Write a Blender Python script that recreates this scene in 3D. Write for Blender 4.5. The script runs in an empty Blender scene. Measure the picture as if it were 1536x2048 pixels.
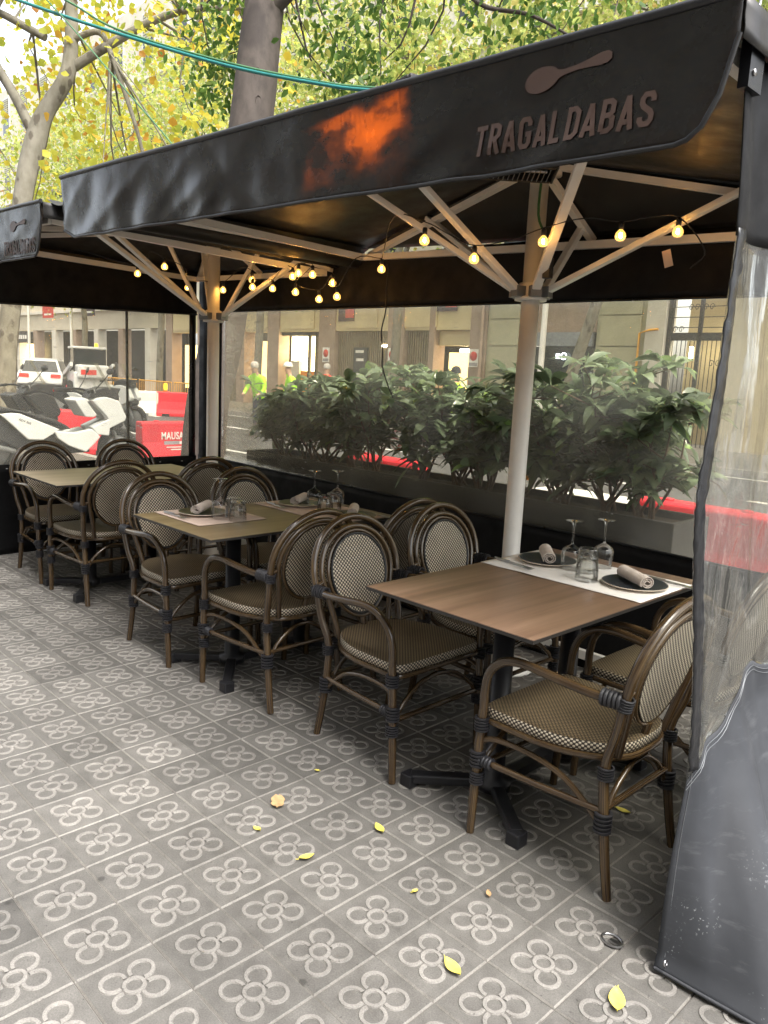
import bpy, math, random
import numpy as np
from mathutils import Vector, Matrix, noise
random.seed(7); RNG = np.random.default_rng(7)
D = bpy.data
SC = bpy.context.scene
COL = SC.collection
R = math.radians

# ------------------------------------------------------------------ camera, sky, sun, exposure
cam = D.cameras.new('camera'); camo = D.objects.new('camera', cam); COL.objects.link(camo)
rx = Vector((0.6944286, 0.7179773, 0.0477220)); dn = Vector((0.1559936, -0.0854698, -0.9840533)); fw = Vector((-0.7024492, 0.6907991, -0.1713525))
m3 = Matrix((rx, -dn, -fw)).transposed()
camo.matrix_world = Matrix.Translation((1.62604, -0.85182, 1.44151)) @ m3.to_4x4()
cam.sensor_fit = 'VERTICAL'; cam.angle = 2 * math.atan(1024 / 1559.65)
cam.clip_start = 0.05; cam.clip_end = 500
SC.camera = camo
SUN_EL, SUN_AZ = R(62), R(98)          # azimuth measured from +Y towards +X
W = D.worlds.new('World'); SC.world = W; W.use_nodes = True
nt = W.node_tree; bg = nt.nodes['Background']
sky = nt.nodes.new('ShaderNodeTexSky'); sky.sky_type = 'NISHITA'; sky.sun_disc = False
sky.sun_elevation = SUN_EL; sky.sun_rotation = SUN_AZ; sky.dust_density = 4.0; sky.air_density = 1.0; sky.ozone_density = 0.6
hs = nt.nodes.new('ShaderNodeHueSaturation'); hs.inputs['Saturation'].default_value = .35      # overcast: pale sky
nt.links.new(sky.outputs[0], hs.inputs['Color']); nt.links.new(hs.outputs[0], bg.inputs[0]); bg.inputs[1].default_value = 0.15
sl = D.lights.new('sun', 'SUN'); sl.energy = 1.15; sl.angle = R(30); sl.color = (1.0, 0.96, 0.9)
so = D.objects.new('sun', sl); COL.objects.link(so)
sdir = Vector((math.sin(SUN_AZ) * math.cos(SUN_EL), math.cos(SUN_AZ) * math.cos(SUN_EL), math.sin(SUN_EL)))
so.rotation_euler = (-sdir).to_track_quat('-Z', 'Y').to_euler(); so.location = (0, -6, 12)
vs = SC.view_settings; vs.view_transform = 'Standard'; vs.look = 'None'; vs.exposure = 2.1; vs.gamma = 1.0; vs.use_curve_mapping = False
SC.render.engine = 'CYCLES'
cy = SC.cycles; cy.use_denoising = True; cy.max_bounces = 8; cy.diffuse_bounces = 4; cy.glossy_bounces = 3; cy.transmission_bounces = 4
cy.transparent_max_bounces = 24; cy.caustics_reflective = False; cy.caustics_refractive = False; cy.sample_clamp_indirect = 6
cy.use_adaptive_sampling = True; cy.adaptive_threshold = 0.015

# ------------------------------------------------------------------ materials
MATS = {}
class NT:
    def __init__(s, name):
        s.m = D.materials.new(name); s.m.use_nodes = True; s.t = s.m.node_tree
        s.b = s.t.nodes['Principled BSDF']; s.out = s.t.nodes['Material Output']; MATS[name] = s.m
    def n(s, typ, **kw):
        o = s.t.nodes.new(typ)
        for k, v in kw.items(): setattr(o, k, v)
        return o
    def l(s, a, b): s.t.links.new(a, b)
    def coords(s, kind='Object', scale=(1, 1, 1)):
        tc = s.n('ShaderNodeTexCoord'); mp = s.n('ShaderNodeMapping'); mp.inputs['Scale'].default_value = scale
        s.l(tc.outputs[kind], mp.inputs[0]); return mp.outputs[0]
    def noise(s, co, scale, detail=4, rough=.6, out='Fac'):
        t = s.n('ShaderNodeTexNoise'); t.inputs['Scale'].default_value = scale; t.inputs['Detail'].default_value = detail; t.inputs['Roughness'].default_value = rough
        s.l(co, t.inputs['Vector']); return t.outputs[out]
    def ramp(s, fac, stops):
        r = s.n('ShaderNodeValToRGB'); e = r.color_ramp.elements
        while len(e) < len(stops): e.new(.5)
        for i, (p, c) in enumerate(stops):
            e[i].position = p; e[i].color = (*c, 1) if len(c) == 3 else c
        s.l(fac, r.inputs[0]); return r.outputs[0]
    def mix(s, fac, a, b, blend='MIX'):
        x = s.n('ShaderNodeMix', data_type='RGBA', blend_type=blend)
        for sock, v in ((x.inputs[0], fac), (x.inputs[6], a), (x.inputs[7], b)):
            if hasattr(v, 'links') or hasattr(v, 'is_linked'): s.l(v, sock)
            elif isinstance(v, (int, float)): sock.default_value = v
            else: sock.default_value = (*v, 1)
        return x.outputs[2]
    def math(s, op, a, b=0.0):
        x = s.n('ShaderNodeMath', operation=op)
        for sock, v in ((x.inputs[0], a), (x.inputs[1], b)):
            if isinstance(v, (int, float)): sock.default_value = v
            else: s.l(v, sock)
        return x.outputs[0]
    def bump(s, h, strength=.3, dist=.01):
        b = s.n('ShaderNodeBump'); b.inputs['Strength'].default_value = strength; b.inputs['Distance'].default_value = dist
        s.l(h, b.inputs['Height']); s.l(b.outputs[0], s.b.inputs['Normal']); return b.outputs[0]
    def base(s, c):
        if isinstance(c, tuple): s.b.inputs['Base Color'].default_value = (*c, 1)
        else: s.l(c, s.b.inputs['Base Color'])
    def set(s, **k):
        for a, v in k.items():
            s.b.inputs[{'rough': 'Roughness', 'metal': 'Metallic', 'spec': 'Specular IOR Level', 'coat': 'Coat Weight'}[a]].default_value = v

def simple(name, c, rough=.6, metal=0, spec=.5, var=.18, vscale=6, bump=0, bscale=60, coat=0):
    k = NT(name); co = k.coords()
    d = tuple(x * (1 - var) for x in c); u = tuple(min(1, x * (1 + var)) for x in c)
    k.base(k.ramp(k.noise(co, vscale, 5), [(.3, d), (.7, u)])); k.set(rough=rough, metal=metal, spec=spec, coat=coat)
    if bump: k.bump(k.noise(co, bscale, 5), bump, .004)
    return k.m

simple('metal_black', (.012, .012, .014), .38, spec=.5, bump=.05)
simple('plastic_black', (.010, .010, .011), .45)
simple('rubber', (.012, .012, .012), .8)
simple('white_paint', (.82, .80, .76), .32, var=.05, vscale=9)
simple('steel', (.45, .45, .46), .28, metal=1, var=.1)
simple('grey_metal', (.22, .23, .24), .4, metal=.6)
simple('binding', (.022, .022, .026), .5, bump=.1, bscale=300)
simple('edge_black', (.02, .018, .016), .5)
simple('paper', (.80, .77, .73), .85, var=.04, vscale=14, bump=.1, bscale=25)
simple('paper_tan', (.58, .45, .37), .85, var=.05, vscale=14, bump=.1, bscale=25)
simple('napkin', (.62, .54, .48), .95, var=.08, vscale=30, bump=.3, bscale=700)
simple('plate_dark', (.012, .017, .026), .3, var=.5, vscale=60, bump=.15, bscale=160)
simple('plate_green', (.03, .035, .02), .3, var=.5, vscale=60, bump=.15, bscale=160)
simple('plate_rim', (.55, .47, .38), .5)
simple('planter', (.026, .027, .028), .6, var=.35, vscale=9)
simple('soil', (.03, .02, .013), .95, var=.4, vscale=40, bump=.6)
simple('stem', (.10, .06, .04), .8)
simple('red_plastic', (.62, .02, .035), .45, var=.12, vscale=3)
simple('white_plastic', (.72, .70, .66), .45, var=.06, vscale=3)
simple('white_shell', (.66, .69, .70), .22, var=.03, coat=.4)
simple('car_white', (.78, .79, .80), .2, var=.02, coat=.6)
simple('dark_shell', (.018, .019, .021), .42)
simple('car_glass', (.02, .025, .028), .08)
simple('tail_red', (.65, .02, .02), .25)
simple('orange', (.85, .28, .02), .4)
simple('asphalt', (.065, .066, .068), .85, var=.25, vscale=2.5, bump=.4, bscale=220)
simple('road_paint', (.62, .62, .60), .7, var=.15, vscale=8)
simple('stone_kerb', (.30, .29, .27), .8, bump=.2)
simple('far_paving', (.18, .17, .155), .8, var=.2, vscale=3)
simple('facade_cream', (.62, .52, .32), .85, var=.1, vscale=1.5, bump=.15, bscale=40)
simple('facade_pale', (.58, .53, .43), .85, var=.1, vscale=1.2)
simple('facade_brown', (.34, .255, .20), .85, var=.15, vscale=2)
simple('facade_white', (.62, .59, .53), .8, var=.08, vscale=2)
simple('facade_green', (.40, .385, .27), .75, var=.1, vscale=2)
simple('shutter', (.22, .175, .11), .6, var=.25, vscale=3)
simple('dark_interior', (.03, .027, .024), .8)
simple('iron', (.02, .02, .022), .5)
simple('hi_vis', (.42, .85, .04), .8, var=.05)
simple('vest_red', (.75, .06, .05), .8)
simple('cloth_dark', (.02, .022, .03), .9)
simple('cloth_blue', (.03, .045, .09), .9)
simple('skin', (.45, .28, .20), .6)
simple('hair_grey', (.45, .43, .40), .9)
simple('hard_hat', (.75, .75, .72), .35)
simple('cable_teal', (.015, .17, .16), .45, var=.1)
simple('cable_green', (.05, .15, .06), .45, var=.1)
simple('print_brown', (.060, .032, .023), .5, var=.06)
simple('print_white', (.8, .78, .74), .6)
simple('print_red', (.60, .04, .03), .6)
simple('print_grey', (.32, .30, .32), .6)
simple('print_dark', (.02, .02, .025), .5)
simple('leaf_yellow', (.60, .52, .10), .6, var=.3, vscale=40)
simple('leaf_brown', (.42, .27, .13), .7, var=.3, vscale=40)
simple('heater_body', (.03, .028, .026), .4, metal=.3)
simple('loader_white', (.62, .63, .63), .4)
simple('banner_red', (.55, .06, .04), .7)
simple('banner_dark', (.05, .03, .04), .7)
simple('fence_orange', (.75, .38, .05), .6)

def emit(name, c, s):
    k = NT(name); e = k.n('ShaderNodeEmission'); e.inputs[0].default_value = (*c, 1); e.inputs[1].default_value = s
    k.l(e.outputs[0], k.out.inputs[0]); return k.m
emit('filament', (1.0, .52, .14), 70)
emit('shop_light', (1.0, .80, .42), 3.2)
emit('tube_light', (1.0, .95, .75), 9)
emit('shop_dim', (1.0, .70, .30), 1.1)
emit('sign_glow', (.7, .85, 1.0), 2.2)
emit('heater_glow', (1.0, .62, .10), 85)
emit('lamp_orange', (1.0, .45, .03), 1.2)
emit('tail_glow', (1.0, .05, .04), .8)

def bulb_glass():
    k = NT('bulb_glass'); t = k.n('ShaderNodeBsdfTransparent'); t.inputs[0].default_value = (1, .86, .58, 1)
    g = k.n('ShaderNodeBsdfGlossy'); g.inputs['Roughness'].default_value = .03
    e = k.n('ShaderNodeEmission'); e.inputs[0].default_value = (1, .50, .10, 1); e.inputs[1].default_value = .5
    fr = k.n('ShaderNodeFresnel'); fr.inputs[0].default_value = 1.45
    m = k.n('ShaderNodeMixShader'); k.l(fr.outputs[0], m.inputs[0]); k.l(t.outputs[0], m.inputs[1]); k.l(g.outputs[0], m.inputs[2])
    a = k.n('ShaderNodeAddShader'); k.l(m.outputs[0], a.inputs[0]); k.l(e.outputs[0], a.inputs[1]); k.l(a.outputs[0], k.out.inputs[0])
bulb_glass()
def thin_glass():
    k = NT('thin_glass'); t = k.n('ShaderNodeBsdfTransparent'); t.inputs[0].default_value = (.988, .992, .985, 1)
    g = k.n('ShaderNodeBsdfGlossy'); g.inputs['Roughness'].default_value = .02
    fr = k.n('ShaderNodeLayerWeight'); fr.inputs[0].default_value = .32
    f = k.math('MULTIPLY', fr.outputs['Fresnel'], .9); f = k.math('MINIMUM', k.math('ADD', f, .03), .8)
    m = k.n('ShaderNodeMixShader'); k.l(f, m.inputs[0]); k.l(t.outputs[0], m.inputs[1]); k.l(g.outputs[0], m.inputs[2]); k.l(m.outputs[0], k.out.inputs[0])
thin_glass()
def clear_plastic(name, haze, gloss, stretch, bumps, tint=(.93, .93, .90)):
    k = NT(name); co = k.coords('Object')
    t = k.n('ShaderNodeBsdfTransparent'); t.inputs[0].default_value = (*tint, 1)
    d = k.n('ShaderNodeBsdfDiffuse'); d.inputs[0].default_value = (.8, .8, .77, 1)
    tr = k.n('ShaderNodeBsdfTranslucent'); tr.inputs[0].default_value = (.8, .8, .77, 1)
    hz = k.n('ShaderNodeMixShader'); hz.inputs[0].default_value = .6; k.l(d.outputs[0], hz.inputs[1]); k.l(tr.outputs[0], hz.inputs[2])
    big = k.ramp(k.noise(co, 1.6, 5), [(.35, (.35,) * 3), (.75, (1.0,) * 3)])
    # scratches: long thin marks on the sheet, strengthened to stand in for glare lines
    mp = k.n('ShaderNodeMapping'); mp.inputs['Scale'].default_value = stretch; mp.inputs['Rotation'].default_value = (.3, .5, .4); k.l(co, mp.inputs[0])
    sc = k.ramp(k.noise(mp.outputs[0], 9, 3, .55), [(.66, (0,) * 3), (.73, (1,) * 3)])
    sc2 = k.ramp(k.noise(co, 2.2, 2), [(.5, (0,) * 3), (.62, (1,) * 3)])
    scr = k.math('MULTIPLY', k.math('MULTIPLY', sc, sc2), .34)
    f = k.math('ADD', k.math('MULTIPLY', big, haze), scr)
    m1 = k.n('ShaderNodeMixShader'); k.l(f, m1.inputs[0]); k.l(t.outputs[0], m1.inputs[1]); k.l(hz.outputs[0], m1.inputs[2])
    g = k.n('ShaderNodeBsdfGlossy'); g.inputs['Roughness'].default_value = .07
    mp2 = k.n('ShaderNodeMapping'); mp2.inputs['Scale'].default_value = stretch; k.l(co, mp2.inputs[0])
    b = k.n('ShaderNodeBump'); b.inputs['Strength'].default_value = bumps; b.inputs['Distance'].default_value = .02; k.l(k.noise(mp2.outputs[0], 5, 3), b.inputs['Height'])
    k.l(b.outputs[0], g.inputs['Normal'])
    lw = k.n('ShaderNodeLayerWeight'); lw.inputs[0].default_value = gloss; k.l(b.outputs[0], lw.inputs['Normal'])
    m2 = k.n('ShaderNodeMixShader'); k.l(k.math('MINIMUM', k.math('ADD', k.math('MULTIPLY', lw.outputs['Fresnel'], .45), .015), .5), m2.inputs[0]); k.l(m1.outputs[0], m2.inputs[1]); k.l(g.outputs[0], m2.inputs[2])
    k.l(m2.outputs[0], k.out.inputs[0])
clear_plastic('clear_sheet', .19, .16, (1.2, 1.2, 5), .35, (.96, .93, .85))
clear_plastic('clear_sheet_loose', .10, .16, (3.2, 3.2, .8), .30)
clear_plastic('windscreen', .10, .2, (2, 2, 2), .1)

def vinyl(name, c, rough, bump, wr=.0, trans=0):
    k = NT(name); co = k.coords()
    k.base(k.ramp(k.noise(co, 5, 6), [(.3, tuple(x * .75 for x in c)), (.75, tuple(x * 1.35 for x in c))]))
    k.set(rough=rough, spec=.55)
    h = k.math('ADD', k.math('MULTIPLY', k.noise(co, 3.2, 2), 1.0), k.math('MULTIPLY', k.noise(co, 420, 2), .02))
    k.bump(h, bump, .03)
    r = k.ramp(k.noise(co, 9, 5), [(.3, (rough * .8,) * 3), (.7, (min(1, rough * 1.35),) * 3)]); k.l(r, k.b.inputs['Roughness'])
    if trans:
        t = k.n('ShaderNodeBsdfTranslucent'); t.inputs[0].default_value = (.60, .30, .08, 1)
        m = k.n('ShaderNodeMixShader'); wn = k.noise(k.coords('Object', (1.0, 1, 1.6)), 4.5, 6, .55); k.l(k.ramp(wn, [(.40, (trans * .12,) * 3), (.49, (trans * .55,) * 3), (.53, (trans,) * 3), (.70, (trans * 1.3,) * 3)]), m.inputs[0])      # patchy translucency put in to mottle the heater's orange glow
        k.l(k.b.outputs[0], m.inputs[1]); k.l(t.outputs[0], m.inputs[2]); k.l(m.outputs[0], k.out.inputs[0])
vinyl('vinyl_valance', (.0045, .0038, .0034), .23, .30, trans=.13)
MATS['vinyl_valance'].node_tree.nodes['Principled BSDF'].inputs['Specular IOR Level'].default_value = .36
vinyl('vinyl_roof', (.012, .011, .010), .45, .25)
vinyl('vinyl_skirt', (.003, .003, .0035), .6, .35)
MATS['vinyl_skirt'].node_tree.nodes['Principled BSDF'].inputs['Specular IOR Level'].default_value = .25
vinyl('vinyl_grey', (.030, .032, .037), .6, .25)
vinyl('vinyl_strip', (.007, .0075, .009), .3, .6)

k = NT('vinyl_splashed'); co = k.coords()                     # grey cloth with dried splashes near the hem
base = k.ramp(k.noise(co, 4, 6), [(.3, (.022, .024, .028)), (.75, (.040, .043, .049))])
sp_ = k.n('ShaderNodeSeparateXYZ'); k.l(co, sp_.inputs[0]); low = k.ramp(sp_.outputs[2], [(.02, (1,) * 3), (.34, (0,) * 3)])
dots = k.ramp(k.noise(co, 130, 2, .5), [(.62, (0,) * 3), (.66, (1,) * 3)]); area = k.ramp(k.noise(co, 5, 3), [(.48, (0,) * 3), (.62, (1,) * 3)])
smear = k.ramp(k.noise(k.coords('Object', (3, 3, 14)), 2.0, 6, .7), [(.56, (0,) * 3), (.72, (.5,) * 3)])
f_ = k.math('MULTIPLY', k.math('MULTIPLY', dots, area), low); f_ = k.math('MAXIMUM', f_, k.math('MULTIPLY', smear, .14)); k.base(k.mix(f_, base, (.42, .43, .44))); k.set(rough=.72, spec=.35)
k.bump(k.math('ADD', k.noise(co, 3.5, 3), k.math('MULTIPLY', k.noise(co, 500, 2), .02)), .3, .03)
def wood_tube():
    k = NT('rattan'); co = k.coords('UV', (26, 2.2, 1))
    n1 = k.noise(co, 1.0, 5, .65)
    oc = k.coords('Object'); n2 = k.noise(oc, 7, 2)
    c = k.ramp(n1, [(.28, (.013, .008, .005)), (.46, (.046, .027, .013)), (.62, (.115, .073, .030)), (.76, (.21, .145, .065))])
    c2 = k.mix(k.ramp(n2, [(.35, (0,) * 3), (.7, (1,) * 3)]), c, (.028, .016, .009)); k.base(k.mix(.5, c, c2)); k.set(rough=.24, spec=.55, coat=.25)
wood_tube()
def weave(name, pitch, light, dark):
    k = NT(name); co = k.coords('UV'); sp = k.n('ShaderNodeSeparateXYZ'); k.l(co, sp.inputs[0])
    f = math.pi / pitch
    a = k.math('SINE', k.math('MULTIPLY', sp.outputs[0], f)); b = k.math('SINE', k.math('MULTIPLY', sp.outputs[1], f))
    p = k.math('MULTIPLY', a, b)
    oc = k.coords('Object'); v = k.ramp(k.noise(oc, 5, 3), [(.3, (.75,) * 3), (.7, (1.15,) * 3)])
    c = k.ramp(p, [(.0, dark), (.30, light)]); k.base(k.mix(1.0, c, v, 'MULTIPLY')); k.set(rough=.45, spec=.45)
    k.bump(k.math('ABSOLUTE', p), .5, .003)
weave('weave', .0082, (.62, .55, .43), (.035, .026, .018))
weave('weave_seat', .0072, (.27, .205, .12), (.035, .024, .015))

def laminate(name, cols):
    k = NT(name); co = k.coords('Object', (26, 1.1, 26)); n = k.noise(co, 1.0, 8, .62)
    co2 = k.coords('Object', (3.5, .35, 3)); n2 = k.noise(co2, 1.5, 3)
    c = k.ramp(n, [(.25, cols[0]), (.5, cols[1]), (.75, cols[2])]); c2 = k.mix(1.0, c, k.ramp(n2, [(.3, (.78,) * 3), (.7, (1.12,) * 3)]), 'MULTIPLY')
    k.base(c2); k.set(rough=.33, spec=.5); k.bump(n, .06, .002)
laminate('laminate', [(.085, .048, .031), (.185, .110, .071), (.255, .162, .108)])
laminate('laminate_olive_sheen', [(.105, .075, .038), (.17, .125, .066), (.235, .175, .10)])  # middle table: its olive reflection is put into the wood colour
laminate('laminate_pale_sheen', [(.20, .155, .10), (.30, .24, .165), (.38, .31, .22)])  # far table: sky reflected at a grazing angle is painted into the colour

def tile_mats():
    for nm, lo, hi in (('tile_field', (.092, .087, .079), (.140, .133, .121)), ('tile_flower', (.172, .162, .147), (.255, .241, .220)), ('tile_edge', (.17, .16, .143), (.25, .237, .214))):
        k = NT(nm); co = k.coords('Object'); g = k.n('ShaderNodeNewGeometry')
        wc = g.outputs['Position']; big = k.noise(wc, 1.1, 4); fine = k.noise(wc, 260, 3, .7); mid = k.noise(wc, 17, 5)
        c = k.ramp(mid, [(.25, lo), (.75, hi)])
        c = k.mix(1.0, c, k.ramp(fine, [(.3, (.72,) * 3), (.7, (1.2,) * 3)]), 'MULTIPLY')
        c = k.mix(1.0, c, k.ramp(big, [(.3, (.86,) * 3), (.7, (1.1,) * 3)]), 'MULTIPLY')
        oi = k.n('ShaderNodeObjectInfo'); c = k.mix(1.0, c, k.ramp(oi.outputs['Random'], [(0, (.74,) * 3), (.12, (.88,) * 3), (.9, (1.10,) * 3), (1, (1.25,) * 3)]), 'MULTIPLY')
        st = k.ramp(k.noise(wc, 3.1, 6, .7), [(.30, (.70,) * 3), (.45, (1,) * 3)]); c = k.mix(1.0, c, st, 'MULTIPLY')      # worn stains
        gum = k.n('ShaderNodeTexVoronoi'); gum.inputs['Scale'].default_value = 5.5; k.l(wc, gum.inputs['Vector']); c = k.mix(1.0, c, k.ramp(gum.outputs['Distance'], [(.045, (.55,) * 3), (.075, (1,) * 3)]), 'MULTIPLY')   # trodden gum
        # small dark chips and pits
        sp = k.ramp(k.noise(wc, 75, 2), [(.26, (.55,) * 3), (.33, (1,) * 3)]); c = k.mix(1.0, c, sp, 'MULTIPLY')
        k.base(c); k.set(rough=.58, spec=.4); k.bump(fine, .35, .002)
        r = k.ramp(mid, [(.3, (.48,) * 3), (.7, (.68,) * 3)]); k.l(r, k.b.inputs['Roughness'])
tile_mats()
simple('grout', (.12, .112, .10), .9, bump=.3, bscale=200)

def leaf_mat(name, stops, transl=.45, rough=.5, spec=.3):
    k = NT(name); g = k.n('ShaderNodeNewGeometry')
    c = k.ramp(g.outputs['Random Per Island'], stops); k.base(c); k.set(rough=rough, spec=spec)
    t = k.n('ShaderNodeBsdfTranslucent'); k.l(c, t.inputs[0])
    m = k.n('ShaderNodeMixShader'); m.inputs[0].default_value = transl; k.l(k.b.outputs[0], m.inputs[1]); k.l(t.outputs[0], m.inputs[2]); k.l(m.outputs[0], k.out.inputs[0])
leaf_mat('leaf_shrub', [(0, (.11, .16, .095)), (.5, (.165, .23, .14)), (.9, (.23, .30, .18)), (1, (.26, .42, .12))], .3, .17, .9)
leaf_mat('leaf_hackberry', [(0, (.06, .12, .025)), (.5, (.10, .19, .035)), (.85, (.17, .27, .05)), (1, (.42, .40, .09))], .5)
leaf_mat('leaf_plane', [(0, (.40, .46, .07)), (.45, (.60, .58, .08)), (.8, (.68, .58, .07)), (.95, (.60, .34, .05)), (1, (.42, .18, .05))], .6)
leaf_mat('leaf_far', [(0, (.30, .37, .10)), (.5, (.46, .52, .15)), (.85, (.60, .60, .20)), (1, (.55, .38, .10))], .6)

def bark(name, a, b, c, sc, patch, amt=1.0):
    k = NT(name); co = k.coords('Object', (1, 1, .55)); n = k.noise(co, sc, 6); v = k.n('ShaderNodeTexVoronoi'); v.inputs['Scale'].default_value = patch; k.l(k.noise(co, 3, 2, out='Color'), v.inputs['Vector'])
    mp = k.mix(.12, co, k.noise(co, 6, 3, out='Color')); k.l(mp, v.inputs['Vector'])
    c1 = k.ramp(n, [(.3, a), (.65, b)]); k.base(k.mix(k.ramp(v.outputs['Distance'], [(.22, (amt,) * 3), (.32, (0,) * 3)]), c1, c)); k.set(rough=.85); k.bump(n, .5, .01)
bark('bark_plane', (.15, .135, .10), (.25, .23, .18), (.08, .065, .045), 7, 7, .8)
bark('bark_grey', (.042, .033, .027), (.082, .066, .055), (.026, .02, .017), 10, 2.2, .6)

# ------------------------------------------------------------------ mesh helpers
class MB:
    def __init__(s): s.v = []; s.f = []; s.m = []; s.uv = []; s.sm = []
    def add(s, verts, faces, mat=0, uvs=None, smooth=False):
        o = len(s.v); s.v.extend(tuple(v) for v in verts)
        for i, f in enumerate(faces):
            s.f.append(tuple(o + k for k in f)); s.m.append(mat if isinstance(mat, int) else mat[i]); s.sm.append(smooth)
            s.uv.append([uvs[k] for k in f] if uvs else [(0, 0)] * len(f))
        return s
    def box(s, x0, x1, y0, y1, z0, z1, mat=0):
        v = [(x, y, z) for z in (z0, z1) for y in (y0, y1) for x in (x0, x1)]
        return s.add(v, [(0, 2, 3, 1), (4, 5, 7, 6), (0, 1, 5, 4), (2, 6, 7, 3), (0, 4, 6, 2), (1, 3, 7, 5)], mat)
    def beam(s, a, b, w, h, mat=0, up=(0, 0, 1)):
        a = Vector(a); b = Vector(b); d = (b - a).normalized(); up = Vector(up)
        if abs(d.dot(up)) > .98: up = Vector((1, 0, 0))
        x = d.cross(up).normalized() * (w / 2); y = x.cross(d).normalized() * (h / 2)
        v = [p + i * x + j * y for p in (a, b) for i, j in ((-1, -1), (1, -1), (1, 1), (-1, 1))]
        return s.add(v, [(3, 2, 1, 0), (4, 5, 6, 7), (0, 1, 5, 4), (1, 2, 6, 5), (2, 3, 7, 6), (3, 0, 4, 7)], mat)
    def tube(s, pts, r, n=10, mat=0, smooth_pts=0, closed=False, cap=True):
        pts = [Vector(p) for p in pts]
        if smooth_pts: pts = catmull(pts, smooth_pts, closed)
        k = len(pts); rr = r if isinstance(r, (list, tuple)) else [r] * k
        if len(rr) != k: rr = [np.interp(i / (k - 1), np.linspace(0, 1, len(rr)), rr) for i in range(k)]
        T = []
        for i in range(k):
            a = pts[(i - 1) % k] if (closed or i > 0) else pts[i]; b = pts[(i + 1) % k] if (closed or i < k - 1) else pts[i]
            T.append((b - a).normalized())
        nrm = T[0].orthogonal().normalized(); verts = []; uvs = []; L = 0
        for i in range(k):
            if i > 0:
                q = T[i - 1].rotation_difference(T[i]); nrm = (q @ nrm); nrm = (nrm - nrm.dot(T[i]) * T[i]).normalized(); L += (pts[i] - pts[i - 1]).length
            bn = T[i].cross(nrm)
            for j in range(n + 1):
                a = 2 * math.pi * j / n; verts.append(pts[i] + (nrm * math.cos(a) + bn * math.sin(a)) * rr[i]); uvs.append((j / n, L))
        F = []; rng = k if closed else k - 1
        for i in range(rng):
            i2 = (i + 1) % k
            for j in range(n): F.append((i * (n + 1) + j, i * (n + 1) + j + 1, i2 * (n + 1) + j + 1, i2 * (n + 1) + j))
        s.add(verts, F, mat, uvs, True)
        if cap and not closed:
            s.add(verts[:n], [tuple(range(n - 1, -1, -1))], mat); s.add(verts[-(n + 1):-1], [tuple(range(n))], mat)
        return s
    def lathe(s, prof, n=20, mat=0, c=(0, 0, 0), smooth=True, mats=None):
        V = []; F = []; ms = []
        for r, z in prof:
            for j in range(n): a = 2 * math.pi * j / n; V.append((c[0] + r * math.cos(a), c[1] + r * math.sin(a), c[2] + z))
        for i in range(len(prof) - 1):
            for j in range(n):
                F.append((i * n + j, i * n + (j + 1) % n, (i + 1) * n + (j + 1) % n, (i + 1) * n + j)); ms.append(mats[i] if mats else mat)
        return s.add(V, F, ms, None, smooth)
    def grid(s, fn, nu, nv, mat=0, uvscale=(1, 1), smooth=True):
        V = []; U = []
        for i in range(nu + 1):
            for j in range(nv + 1): V.append(fn(i / nu, j / nv)); U.append((i / nu * uvscale[0], j / nv * uvscale[1]))
        F = [(i * (nv + 1) + j, (i + 1) * (nv + 1) + j, (i + 1) * (nv + 1) + j + 1, i * (nv + 1) + j + 1) for i in range(nu) for j in range(nv)]
        return s.add(V, F, mat, U, smooth)
    def prism(s, poly, fa, fb, mat=0):
        n = len(poly); V = [fa(p) for p in poly] + [fb(p) for p in poly]
        F = [tuple(range(n)), tuple(range(2 * n - 1, n - 1, -1))] + [(i, n + i, n + (i + 1) % n, (i + 1) % n) for i in range(n)]
        return s.add(V, F, mat)
    def mesh(s, name, mats):
        me = D.meshes.new(name); me.from_pydata([tuple(v) for v in s.v], [], s.f)
        for m in mats: me.materials.append(MATS[m])
        me.polygons.foreach_set('material_index', s.m); me.polygons.foreach_set('use_smooth', s.sm)
        ul = me.uv_layers.new(name='UVMap'); ul.data.foreach_set('uv', [c for f in s.uv for u in f for c in u]); me.update(); return me
    def obj(s, name, mats, parent=None, loc=None, rot=None):
        if isinstance(mats, str): mats = [mats]
        return link(name, s.mesh(name, mats), parent, loc, rot)
def catmull(P, sub, closed=False):
    out = []; n = len(P)
    for i in range(n if closed else n - 1):
        p0 = P[(i - 1) % n] if closed or i > 0 else P[0] * 2 - P[1]; p1 = P[i]; p2 = P[(i + 1) % n]; p3 = P[(i + 2) % n] if closed or i < n - 2 else P[-1] * 2 - P[-2]
        for k in range(sub):
            t = k / sub; out.append(.5 * ((2 * p1) + (p2 - p0) * t + (2 * p0 - 5 * p1 + 4 * p2 - p3) * t * t + (3 * p1 - p0 - 3 * p2 + p3) * t ** 3))
    if not closed: out.append(P[-1])
    return out
def link(name, data, parent=None, loc=None, rot=None):
    o = D.objects.new(name, data); COL.objects.link(o)
    if parent: o.parent = parent
    if loc is not None: o.location = loc
    if rot is not None: o.rotation_euler = rot
    return o
def thing(name, label, cat, loc=(0, 0, 0), rz=0, group=None):
    o = link(name, None, None, loc, (0, 0, rz)); o.empty_display_size = .1; return tag(o, label, cat, group)
def tag(o, label, cat, group=None):
    o['label'] = label; o['category'] = cat
    if group: o['group'] = group
    return o
def struct(o): o['kind'] = 'structure'; return o
def stuff(o): o['kind'] = 'stuff'; return o
def bevel(o, w, seg=2):
    b = o.modifiers.new('bevel', 'BEVEL'); b.width = w; b.segments = seg; b.limit_method = 'ANGLE'; b.angle_limit = R(40); return o
def copy_tree(o, parent=None):
    c = o.copy(); COL.objects.link(c); c.parent = parent
    for ch in o.children: copy_tree(ch, c)
    return c
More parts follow.
